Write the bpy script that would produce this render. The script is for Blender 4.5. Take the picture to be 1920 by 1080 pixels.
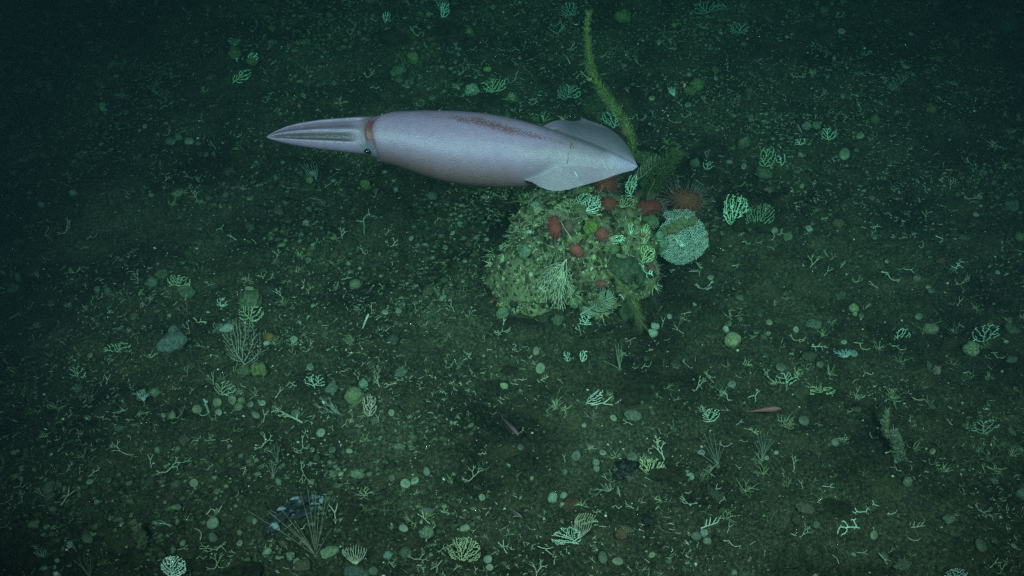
import bpy, math, random
import numpy as np
from mathutils import Vector, Matrix
from mathutils.bvhtree import BVHTree

for o in list(bpy.data.objects):
    bpy.data.objects.remove(o)
scene = bpy.context.scene
COL = scene.collection

# ------------------------------------------------------------------ camera
CAM_H = 2.8
TH = math.radians(45.0)
F = 1968.0                                   # focal length in pixels of a 1920 px wide frame
cam_d = bpy.data.cameras.new('camera')
cam = bpy.data.objects.new('camera', cam_d)
COL.objects.link(cam)
cam.location = (0, 0, CAM_H)
cam.rotation_euler = (TH, 0, 0)
cam_d.sensor_width = 36.0
cam_d.lens = 36.0 * F / 1920.0
cam_d.clip_start = 0.05
cam_d.clip_end = 200
scene.camera = cam

# ------------------------------------------------------------------ world, lamps, exposure
world = bpy.data.worlds.new('World')
scene.world = world
world.use_nodes = True
wn = world.node_tree
bg = wn.nodes['Background']
sky = wn.nodes.new('ShaderNodeTexSky')
sky.sky_type = 'NISHITA'
sky.sun_disc = False
sky.sun_elevation = math.radians(50)
sky.sun_rotation = math.radians(180)
wn.links.new(sky.outputs[0], bg.inputs[0])
bg.inputs[1].default_value = 0.006           # hardly any daylight reaches this depth


def spot(name, loc, target, energy, size_deg, blend, color, radius):
    d = bpy.data.lights.new(name, 'SPOT')
    d.energy = energy
    d.spot_size = math.radians(size_deg)
    d.spot_blend = blend
    d.color = color
    d.shadow_soft_size = radius
    o = bpy.data.objects.new(name, d)
    COL.objects.link(o)
    o.location = loc
    o.rotation_euler = (Vector(target) - Vector(loc)).to_track_quat('-Z', 'Y').to_euler()
    return o


LAMP = (1.0, 0.97, 0.93)
spot('vehicle_lamp', (-1.35, 0.15, 3.05), (-0.05, 2.9, 0), 720, 57, 1.0, LAMP, 0.12)
spot('vehicle_lamp', (1.45, 0.15, 3.05), (0.45, 2.9, 0), 720, 57, 1.0, LAMP, 0.12)
spot('vehicle_lamp', (0.15, 0.75, 3.45), (0.15, 2.75, 0), 190, 84, 1.0, LAMP, 0.30)

vs = scene.view_settings
vs.view_transform = 'Standard'
vs.look = 'None'
vs.exposure = 0.0
vs.gamma = 1.0
vs.use_curve_mapping = False
cy = scene.cycles
cy.max_bounces = 4
cy.diffuse_bounces = 2
cy.glossy_bounces = 2
cy.volume_bounces = 0
cy.use_denoising = False
WATER_DENSITY = 0.21
WATER_COLOR = (0.012, 0.028, 0.038, 1)
WATER_ABSORB = (0.005, 0.50, 0.33, 1)

# ------------------------------------------------------------------ frame maths
U = np.array([1.0, 0, 0])
V = np.array([0, math.cos(TH), math.sin(TH)])
W = np.array([0, -math.sin(TH), math.cos(TH)])
CAMP = np.array([0, 0, CAM_H])


def ray(px, py):
    d = U * ((px - 960) / F) + V * ((540 - py) / F) - W
    return d                                  # depth along the axis is 1 per unit


# ------------------------------------------------------------------ value noise
def _hash(ix, iy, iz, seed):
    with np.errstate(over='ignore'):
        h = (ix.astype(np.uint32) * np.uint32(374761393) + iy.astype(np.uint32) * np.uint32(668265263)
             + iz.astype(np.uint32) * np.uint32(2147483647) + np.uint32(seed) * np.uint32(362437))
        h = (h ^ (h >> np.uint32(13))) * np.uint32(1274126177)
        h = h ^ (h >> np.uint32(16))
    return (h & np.uint32(0xFFFF)).astype(np.float64) / 65535.0


def vnoise3(p, seed=0):
    p = np.asarray(p, float)
    i = np.floor(p).astype(np.int64)
    f = p - i
    f = f * f * (3 - 2 * f)
    r = 0
    for dx in (0, 1):
        for dy in (0, 1):
            for dz in (0, 1):
                w = (f[:, 0] if dx else 1 - f[:, 0]) * (f[:, 1] if dy else 1 - f[:, 1]) * (f[:, 2] if dz else 1 - f[:, 2])
                r = r + w * _hash(i[:, 0] + dx, i[:, 1] + dy, i[:, 2] + dz, seed)
    return r * 2 - 1


def vnoise2(x, y, seed=0):
    ix = np.floor(x).astype(np.int64)
    iy = np.floor(y).astype(np.int64)
    fx = x - ix
    fy = y - iy
    fx = fx * fx * (3 - 2 * fx)
    fy = fy * fy * (3 - 2 * fy)
    z = np.zeros_like(ix)
    a = _hash(ix, iy, z, seed)
    b = _hash(ix + 1, iy, z, seed)
    c = _hash(ix, iy + 1, z, seed)
    d = _hash(ix + 1, iy + 1, z, seed)
    return ((a * (1 - fx) + b * fx) * (1 - fy) + (c * (1 - fx) + d * fx) * fy) * 2 - 1


def flat_hit(px, py):
    d = ray(px, py)
    t = -CAM_H / d[2]
    return CAMP + d * t


# gentle mounds, in ground metres: (x, y, radius, height)
MOUNDS = []
for (mx, my, rp, hh) in ((800, 70, 90, .07), (455, 130, 45, .05), (470, 570, 60, .04), (330, 545, 55, .03),
                         (610, 730, 120, .02), (1250, 870, 70, .03), (905, 185, 55, .04), (1540, 730, 70, .02),
                         (1440, 420, 80, .03), (1090, 990, 80, .02), (460, 700, 60, .025)):
    g = flat_hit(mx, my)
    MOUNDS.append((g[0], g[1], rp * np.linalg.norm(g - CAMP) / F, hh))


def hfun(x, y):
    x = np.asarray(x, float)
    y = np.asarray(y, float)
    h = 0.045 * vnoise2(x * 0.9 + 3.1, y * 0.9 + 7.7, 1) + 0.022 * vnoise2(x * 2.7, y * 2.7, 2)
    h = h + 0.016 * vnoise2(x * 7.1 + .5, y * 7.1, 3) + 0.014 * vnoise2(x * 15.3, y * 15.3 + .3, 4)
    h = h + 0.0095 * vnoise2(x * 31.0, y * 31.0, 5)
    for (mx, my, r, hh) in MOUNDS:
        h = h + hh * np.exp(-((x - mx) ** 2 + (y - my) ** 2) / (r * r))
    return h


def hpt(x, y):
    return float(hfun(np.array([x]), np.array([y]))[0])


def ghit(px, py):
    d = ray(px, py)
    t = -CAM_H / d[2]
    for _ in range(6):
        p = CAMP + d * t
        t = (hpt(p[0], p[1]) - CAM_H) / d[2]
    return CAMP + d * t


def to_px(p):
    q = np.asarray(p, float) - CAMP
    dep = -(q @ W)
    return 960 + F * (q @ U) / dep, 540 - F * (q @ V) / dep, dep


# ------------------------------------------------------------------ materials
def mat(name, base=None, mode='object', rough=0.75, nscale=60.0, namp=0.45, bump=0.35, bscale=None, spec=0.3):
    """mode: 'object' = colour of the object, 'attr' = colour stored per vertex, 'flat' = base."""
    m = bpy.data.materials.new(name)
    m.use_nodes = True
    nt = m.node_tree
    N = nt.nodes
    L = nt.links
    bsdf = N['Principled BSDF']
    bsdf.inputs['Roughness'].default_value = rough
    bsdf.inputs['Specular IOR Level'].default_value = spec
    if mode == 'object':
        src = N.new('ShaderNodeObjectInfo').outputs['Color']
    elif mode == 'attr':
        a = N.new('ShaderNodeAttribute')
        a.attribute_name = 'col'
        src = a.outputs['Color']
    else:
        c = N.new('ShaderNodeRGB')
        c.outputs[0].default_value = (*base, 1)
        src = c.outputs[0]
    tc = N.new('ShaderNodeTexCoord')
    no = N.new('ShaderNodeTexNoise')
    no.inputs['Scale'].default_value = nscale
    no.inputs['Detail'].default_value = 4
    L.new(tc.outputs['Object'], no.inputs['Vector'])
    mr = N.new('ShaderNodeMapRange')
    mr.inputs['From Min'].default_value = 0.3
    mr.inputs['From Max'].default_value = 0.7
    mr.inputs['To Min'].default_value = 1 - namp
    mr.inputs['To Max'].default_value = 1 + namp
    L.new(no.outputs[0], mr.inputs['Value'])
    mx = N.new('ShaderNodeMix')
    mx.data_type = 'RGBA'
    mx.blend_type = 'MULTIPLY'
    mx.inputs[0].default_value = 1
    L.new(src, mx.inputs[6])
    L.new(mr.outputs[0], mx.inputs[7])
    L.new(mx.outputs[2], bsdf.inputs['Base Color'])
    if bump:
        n2 = N.new('ShaderNodeTexNoise')
        n2.inputs['Scale'].default_value = bscale or nscale * 3
        n2.inputs['Detail'].default_value = 3
        L.new(tc.outputs['Object'], n2.inputs['Vector'])
        b = N.new('ShaderNodeBump')
        b.inputs['Strength'].default_value = bump
        b.inputs['Distance'].default_value = 0.004
        L.new(n2.outputs[0], b.inputs['Height'])
        L.new(b.outputs[0], bsdf.inputs['Normal'])
    return m


M_CORAL = mat('coral_skeleton', nscale=70, namp=.42, bump=.3, rough=.7)
M_SPONGE = mat('sponge_tissue', nscale=4.5, namp=.6, bump=.8, bscale=16, rough=.9)
M_STONE = mat('stone', nscale=4, namp=.65, bump=.9, bscale=15, rough=.9)
M_SHELL = mat('shell', mode='attr', nscale=4, namp=.45, bump=.25, rough=.55)
M_SOFT = mat('soft_tissue', nscale=30, namp=.25, bump=.2, rough=.6)
M_BRISTLE = mat('bristle', nscale=30, namp=.25, bump=0, rough=.8)
M_URCHIN = mat('urchin_test', mode='attr', nscale=120, namp=.3, bump=.4, rough=.7)
M_GRAIN = mat('gravel_grain', mode='attr', nscale=90, namp=.3, bump=0, rough=.85)
M_CRUST = mat('encrusting_growth', mode='attr', nscale=80, namp=.4, bump=.5, rough=.9)
M_DARKROCK = mat('dark_rock', mode='attr', nscale=60, namp=.5, bump=.6, rough=.6)
M_EYE = mat('eye_glossy', mode='flat', base=(.004, .004, .005), namp=.1, bump=0, rough=.08, spec=.6)


def seabed_material():
    m = bpy.data.materials.new('seabed_sediment')
    m.use_nodes = True
    nt = m.node_tree
    N, L = nt.nodes, nt.links
    bsdf = N['Principled BSDF']
    bsdf.inputs['Roughness'].default_value = .95
    bsdf.inputs['Specular IOR Level'].default_value = .15
    tc = N.new('ShaderNodeTexCoord')

    def noise(s, d=5, r=.6):
        n = N.new('ShaderNodeTexNoise')
        n.inputs['Scale'].default_value = s
        n.inputs['Detail'].default_value = d
        n.inputs['Roughness'].default_value = r
        L.new(tc.outputs['Object'], n.inputs['Vector'])
        return n.outputs[0]
    r1 = N.new('ShaderNodeValToRGB')
    e = r1.color_ramp.elements
    e[0].position, e[0].color = .36, (.010, .009, .007, 1)
    e[1].position, e[1].color = .68, (.135, .128, .092, 1)
    k = r1.color_ramp.elements.new(.5)
    k.color = (.042, .039, .030, 1)
    L.new(noise(85, 8, .8), r1.inputs[0])
    r2 = N.new('ShaderNodeValToRGB')
    e = r2.color_ramp.elements
    e[0].position, e[0].color = .34, (.38, .36, .36, 1)
    e[1].position, e[1].color = .66, (1.4, 1.38, 1.2, 1)
    L.new(noise(2.6, 4, .6), r2.inputs[0])
    mx = N.new('ShaderNodeMix')
    mx.data_type = 'RGBA'
    mx.blend_type = 'MULTIPLY'
    mx.inputs[0].default_value = 1
    L.new(r1.outputs[0], mx.inputs[6])
    L.new(r2.outputs[0], mx.inputs[7])
    # olive and rusty film in patches
    r3 = N.new('ShaderNodeValToRGB')
    e = r3.color_ramp.elements
    e[0].position, e[0].color = .55, (0, 0, 0, 1)
    e[1].position, e[1].color = .72, (.6, .6, .6, 1)
    L.new(noise(9, 4, .6), r3.inputs[0])
    m2 = N.new('ShaderNodeMix')
    m2.data_type = 'RGBA'
    L.new(r3.outputs[0], m2.inputs[0])
    L.new(mx.outputs[2], m2.inputs[6])
    m2.inputs[7].default_value = (.085, .062, .032, 1)
    L.new(m2.outputs[2], bsdf.inputs['Base Color'])
    b = N.new('ShaderNodeBump')
    b.inputs['Strength'].default_value = .9
    b.inputs['Distance'].default_value = .012
    L.new(noise(120, 6, .75), b.inputs['Height'])
    L.new(b.outputs[0], bsdf.inputs['Normal'])
    return m


# ------------------------------------------------------------------ mesh helpers
def mesh_from(name, verts, faces, col=None, smooth=True, material=None):
    """faces: list of tuples or an (n,k) array."""
    me = bpy.data.meshes.new(name)
    v = np.asarray(verts, np.float32)
    if isinstance(faces, np.ndarray):
        n, k = faces.shape
        me.vertices.add(len(v))
        me.vertices.foreach_set('co', v.ravel())
        me.loops.add(n * k)
        me.loops.foreach_set('vertex_index', faces.astype(np.int32).ravel())
        me.polygons.add(n)
        me.polygons.foreach_set('loop_start', np.arange(0, n * k, k, dtype=np.int32))
        me.update(calc_edges=True)
    else:
        me.from_pydata([tuple(x) for x in v], [], faces)
        me.update()
    if smooth:
        me.polygons.foreach_set('use_smooth', np.ones(len(me.polygons), bool))
    if col is not None:
        c = np.asarray(col, np.float32)
        if c.shape[1] == 3:
            c = np.hstack([c, np.ones((len(c), 1), np.float32)])
        a = me.color_attributes.new('col', 'FLOAT_COLOR', 'POINT')
        a.data.foreach_set('color', c.ravel())
    if material:
        me.materials.append(material)
    return me


class MB:
    def __init__(self):
        self.v, self.f, self.c, self.n = [], [], [], 0

    def add(self, v, f, c=None):
        v = np.asarray(v, float)
        self.v.append(v)
        self.f.extend([tuple(int(i) + self.n for i in q) for q in f])
        if c is not None:
            c = np.asarray(c, float)
            self.c.append(np.tile(c, (len(v), 1)) if c.ndim == 1 else c)
        self.n += len(v)
        return self

    def mesh(self, name, material, smooth=True):
        return mesh_from(name, np.vstack(self.v), self.f, np.vstack(self.c) if self.c else None, smooth, material)


def tube(pts, rad, n=5):
    pts = np.asarray(pts, float)
    m = len(pts)
    rad = np.broadcast_to(np.asarray(rad, float), (m,))
    t = np.gradient(pts, axis=0)
    t /= np.linalg.norm(t, axis=1)[:, None] + 1e-12
    ref = np.array([0, 0, 1.0]) if abs(t[0][2]) < .9 else np.array([1.0, 0, 0])
    vs_, fs = [], []
    nrm = np.cross(t[0], ref)
    nrm /= np.linalg.norm(nrm) + 1e-12
    ang = np.arange(n) * 2 * math.pi / n
    for i in range(m):
        nrm = nrm - t[i] * (nrm @ t[i])
        nrm /= np.linalg.norm(nrm) + 1e-12
        b = np.cross(t[i], nrm)
        vs_.append(pts[i] + rad[i] * (np.cos(ang)[:, None] * nrm + np.sin(ang)[:, None] * b))
    for i in range(m - 1):
        for j in range(n):
            k = (j + 1) % n
            fs.append((i * n + j, i * n + k, (i + 1) * n + k, (i + 1) * n + j))
    fs.append(tuple(range(n))[::-1])
    fs.append(tuple(range((m - 1) * n, m * n)))
    return np.vstack(vs_), fs


def capsule(pts, rad, n=10, ends=3):
    """tube with rounded ends"""
    pts = np.asarray(pts, float)
    rad = np.asarray(rad, float)
    a = (pts[0] - pts[1]) / np.linalg.norm(pts[0] - pts[1])
    b = (pts[-1] - pts[-2]) / np.linalg.norm(pts[-1] - pts[-2])
    P, R = [], []
    for k in range(ends, 0, -1):
        th = k / ends * math.pi / 2 * .97
        P.append(pts[0] + a * rad[0] * math.sin(th))
        R.append(rad[0] * math.cos(th))
    P += list(pts)
    R += list(rad)
    for k in range(1, ends + 1):
        th = k / ends * math.pi / 2 * .97
        P.append(pts[-1] + b * rad[-1] * math.sin(th))
        R.append(rad[-1] * math.cos(th))
    return tube(P, R, n)


_ICO = {}


def ico(sub):
    if sub not in _ICO:
        t = (1 + 5 ** .5) / 2
        v = [(-1, t, 0), (1, t, 0), (-1, -t, 0), (1, -t, 0), (0, -1, t), (0, 1, t), (0, -1, -t), (0, 1, -t),
             (t, 0, -1), (t, 0, 1), (-t, 0, -1), (-t, 0, 1)]
        v = [np.array(q) / np.linalg.norm(q) for q in v]
        f = [(0, 11, 5), (0, 5, 1), (0, 1, 7), (0, 7, 10), (0, 10, 11), (1, 5, 9), (5, 11, 4), (11, 10, 2), (10, 7, 6),
             (7, 1, 8), (3, 9, 4), (3, 4, 2), (3, 2, 6), (3, 6, 8), (3, 8, 9), (4, 9, 5), (2, 4, 11), (6, 2, 10),
             (8, 6, 7), (9, 8, 1)]
        for _ in range(sub):
            cache, nf = {}, []

            def mid(a, b):
                key = (min(a, b), max(a, b))
                if key not in cache:
                    q = v[a] + v[b]
                    v.append(q / np.linalg.norm(q))
                    cache[key] = len(v) - 1
                return cache[key]
            for a, b, c in f:
                x, y, z = mid(a, b), mid(b, c), mid(c, a)
                nf += [(a, x, z), (b, y, x), (c, z, y), (x, y, z)]
            f = nf
        _ICO[sub] = (np.array(v), f)
    return _ICO[sub]


def blob(sub, scale, seed, amp=.25, freq=1.6, amp2=.06):
    v, f = ico(sub)
    d = 1 + amp * vnoise3(v * freq + seed * 7.3, seed) + amp2 * vnoise3(v * freq * 4 + seed, seed + 9)
    return v * d[:, None] * np.asarray(scale), f


# ------------------------------------------------------------------ object helpers
LABELS = set()


def tag(o, label=None, cat=None, group=None, kind=None):
    if label:
        o['label'] = label
    if cat:
        o['category'] = cat
    if group:
        o['group'] = group
    if kind:
        o['kind'] = kind
    return o


def obj(name, me, parent=None, color=None, loc=None, rot=None, scale=None):
    o = bpy.data.objects.new(name, me)
    COL.objects.link(o)
    if parent:
        o.parent = parent
    if color is not None:
        o.color = (*color, 1)
    if loc is not None:
        o.location = Vector([float(q) for q in loc])
    if rot is not None:
        o.rotation_euler = rot
    if scale is not None:
        o.scale = scale if hasattr(scale, '__len__') else (scale,) * 3
    return o


def empty(name, loc, label, cat, group=None, rot=None):
    o = bpy.data.objects.new(name, None)
    COL.objects.link(o)
    o.empty_display_size = .02
    o.location = Vector([float(q) for q in loc])
    if rot is not None:
        o.rotation_euler = rot
    return tag(o, label, cat, group)


LAND = []           # (short phrase, px, py)


def land(short, px, py):
    LAND.append((short, px, py))


# ================================================================== SETTING
def grid_axis(lo, hi, step, far_lo, far_hi):
    a = list(np.arange(lo, hi + step * .5, step))
    s = step
    while a[-1] < far_hi:
        s = min(s * 1.25, .6)
        a.append(a[-1] + s)
    s = step
    while a[0] > far_lo:
        s = min(s * 1.25, .6)
        a.insert(0, a[0] - s)
    return np.array(a)


gx = grid_axis(-3.2, 3.2, .0125, -13, 13)
gy = grid_axis(1.0, 6.0, .0125, -6, 18)
X, Y = np.meshgrid(gx, gy)
Z = hfun(X.ravel(), Y.ravel())
nx, ny = len(gx), len(gy)
ii = np.arange(nx * ny).reshape(ny, nx)
qf = np.stack([ii[:-1, :-1].ravel(), ii[:-1, 1:].ravel(), ii[1:, 1:].ravel(), ii[1:, :-1].ravel()], 1)
M_SEABED = seabed_material()
me = mesh_from('seabed', np.stack([X.ravel(), Y.ravel(), Z], 1), qf, None, True, M_SEABED)
seabed = tag(obj('seabed', me), 'dark brown gravelly seabed sloping away into the dark', None, None, 'structure')

# water: one even box of haze round camera and scene
hv = np.array([(x, y, z) for x in (-14, 14) for y in (-7, 19) for z in (-1.2, 3.6)], float)
hf = [(0, 1, 3, 2), (4, 6, 7, 5), (0, 4, 5, 1), (2, 3, 7, 6), (0, 2, 6, 4), (1, 5, 7, 3)]
hm = bpy.data.materials.new('sea_water_haze')
hm.use_nodes = True
for n in list(hm.node_tree.nodes):
    if n.type != 'OUTPUT_MATERIAL':
        hm.node_tree.nodes.remove(n)
pv = hm.node_tree.nodes.new('ShaderNodeVolumePrincipled')
pv.inputs['Color'].default_value = WATER_COLOR
pv.inputs['Density'].default_value = WATER_DENSITY
pv.inputs['Absorption Color'].default_value = WATER_ABSORB
pv.inputs['Anisotropy'].default_value = 0.0
hm.node_tree.links.new(pv.outputs[0], [n for n in hm.node_tree.nodes if n.type == 'OUTPUT_MATERIAL'][0].inputs['Volume'])
haze = obj('haze', mesh_from('haze', hv, hf, None, False, hm))
tag(haze, 'blue green sea water fading the far seabed', None, None, 'stuff')

# ================================================================== BOULDER
S_B = 3.75 / F                                # metres per pixel near the boulder
bc = ghit(1079, 520)
BC = np.array([bc[0], bc[1] + .05, bc[2] + .04])


def boulder_mesh():
    v, f = ico(5)
    n = v.copy()
    lobes = [((0, 0, .04), .235), ((-.15, -.07, -.03), .175), ((.165, .05, .075), .16), ((.04, -.09, -.05), .165), ((-.02, .06, .13), .15), ((.16, -.05, -.05), .15), ((-.10, .03, .09), .15)]
    rr_ = []
    for c_, r_ in lobes:
        cn = n @ np.array(c_)
        rr_.append(cn + np.sqrt(np.maximum(cn * cn - (np.dot(c_, c_) - r_ * r_), 1e-6)))
    rr_ = np.array(rr_)
    R_ = np.log(np.exp(rr_ * 45).sum(0)) / 45 - .012
    d = 1 + .07 * vnoise3(n * 2.3 + 3.3, 21) + .085 * vnoise3(n * 5.3, 22) + .06 * vnoise3(n * 11.3, 23) + .028 * vnoise3(n * 25, 24)
    p = n * (R_ * d)[:, None]
    p[:, 2] = np.where(p[:, 2] < -.12, -.12 + (p[:, 2] + .12) * .3, p[:, 2])
    g = .5 + .5 * vnoise3(n * 5, 31)
    g2 = .5 + .5 * vnoise3(n * 2.2 + 5, 32)
    c = np.stack([.085 + .13 * g, .078 + .115 * g, .048 + .06 * g], 1)
    gr = np.stack([.095 + .06 * g, .092 + .055 * g, .05 + .025 * g], 1)
    w = np.clip((n[:, 0] + .25) * 1.6, 0, 1)[:, None] * (.4 + .6 * g2[:, None])
    return p, f, c * (1 - w) + gr * w


bp, bf, bcol = boulder_mesh()
boulder = empty('boulder', BC, 'big boulder overgrown with sponges, corals and urchins on the dark gravel', 'boulder')
obj('rock', mesh_from('rock', bp, bf, bcol, True, M_CRUST), boulder)
BVH = BVHTree.FromPolygons([Vector(q + BC) for q in bp], bf)
land('the big overgrown boulder', 1085, 500)


def hit(px, py):
    """point of the boulder or seabed seen at a pixel: location, normal, metres per pixel"""
    d = ray(px, py)
    g = ghit(px, py)
    l, n, _, dist = BVH.ray_cast(Vector(CAMP), Vector(d).normalized())
    if l is not None and dist < np.linalg.norm(g - CAMP):
        l = np.array(l)
        n = np.array(n)
    else:
        l, n = g, np.array([0, 0, 1.0])
    s = -((l - CAMP) @ W) / F
    return l, n, s


def align(normal, spin=0.0):
    q = Vector([float(a) for a in normal]).to_track_quat('Z', 'Y')
    return (q.to_matrix() @ Matrix.Rotation(spin, 3, 'Z')).to_euler()


# tiny growths crusting the boulder: nobody could count them
def boulder_crust():
    rng = random.Random(5)
    P = np.array(bp)
    N_ = P / np.linalg.norm(P, axis=1)[:, None]
    mb = MB()
    pale = [(.40, .41, .26), (.30, .31, .18), (.44, .45, .33), (.22, .23, .12), (.27, .26, .10)]
    dark = [(.03, .03, .022), (.07, .07, .045), (.12, .09, .06), (.07, .045, .04)]
    k = 0
    while k < 3600:
        i = rng.randrange(len(P))
        if P[i][2] < -.16 or N_[i][1] > .75:
            continue
        left = N_[i][0] < -.05
        if not left and rng.random() < .45:
            continue
        k += 1
        r = rng.uniform(.0025, .0075) * (1.0 if left else 1.1)
        if rng.random() < .08:
            r *= 2.0
        v, f = blob(1, (r * rng.uniform(.6, 1.6), r * rng.uniform(.6, 1.6), r * rng.uniform(.4, 1.1)), rng.randrange(999), .75, 2.2, 0)
        c = rng.choice(pale if rng.random() < (.46 if left else .24) else dark)
        if not left:
            c = (c[0] * .85, c[1] * .88, c[2] * .72)
        rot_ = np.array(align(N_[i], rng.uniform(0, 6)).to_matrix())
        mb.add((v * [1.1, 1.1, .75]) @ rot_.T + P[i] + N_[i] * r * .12, f, np.array(c) * rng.uniform(.6, 1.1))
    for _ in range(900):                      # broken branch tips caught on it
        i = rng.randrange(len(P))
        if P[i][2] < -.16 or N_[i][1] > .7:
            continue
        L_ = rng.uniform(.008, .026)
        d1 = np.array([rng.gauss(0, 1) for _ in range(3)]) + N_[i] * .5
        d1 /= np.linalg.norm(d1)
        p0 = P[i] + N_[i] * .004
        d2 = d1 + np.array([rng.gauss(0, .5) for _ in range(3)])
        v, f = tube([p0, p0 + d1 * L_ * .5, p0 + d1 * L_ * .5 + d2 * L_ * .4], [.0016, .0014, .0009], 4)
        mb.add(v, f, rng.choice(pale[:3]))
    k = 0
    while k < 150:                            # little branching tufts overlapping each other
        i = rng.randrange(len(P))
        if P[i][2] < -.16 or N_[i][1] > .6:
            continue
        k += 1
        hh = rng.uniform(.012, .034)
        c = np.array(rng.choice(((.34, .33, .20), (.42, .42, .30), (.24, .25, .13), (.17, .16, .09)))) * rng.uniform(.7, 1.1)
        for _ in range(rng.randrange(8, 15)):
            d1 = N_[i] * .8 + np.array([rng.gauss(0, .6) for _ in range(3)])
            d1 /= np.linalg.norm(d1)
            p1 = P[i] + d1 * hh * rng.uniform(.4, .7)
            rad = rng.uniform(.0010, .0017)
            v, f = tube([P[i], p1], [rad, rad * .9], 4)
            mb.add(v, f[:-2], c)
            for _ in range(2):
                d2 = d1 + np.array([rng.gauss(0, .6) for _ in range(3)])
                v, f = tube([p1, p1 + d2 * hh * rng.uniform(.25, .5)], [rad * .9, rad * .5], 4)
                mb.add(v, f[:-2], c)
    o = obj('encrusting_growth', mb.mesh('encrusting_growth', M_CRUST), boulder)
    o['kind'] = 'stuff'


boulder_crust()

# flat ledge at its foot
l, n, s = hit(975, 622)
v, f = blob(4, (92 * s * .55, 30 * s, 12 * s), 77, .2, 1.3, .05)
lo = obj('rock_slab', mesh_from('rock_slab', v, f, None, True, M_SEABED), None, None, l + [0, .01, .002], (0, 0, -.05))
tag(lo, 'flat olive brown rock slab lying in front of the boulder', 'rock')
land('the flat olive slab', 975, 622)

# ================================================================== SQUID
SQ_D = 2.95                                   # depth of the squid in metres
KS = SQ_D / F
ROLL = math.radians(27)


def gsm(y, sig):
    k = np.arange(-int(3 * sig), int(3 * sig) + 1)
    w = np.exp(-k * k / (2 * sig * sig))
    w /= w.sum()
    yp = np.concatenate([2 * y[0] - y[1:len(k) // 2 + 1][::-1], y, 2 * y[-1] - y[-len(k) // 2:-1][::-1]])
    return np.convolve(yp, w, 'valid')[:len(y)]


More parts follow.
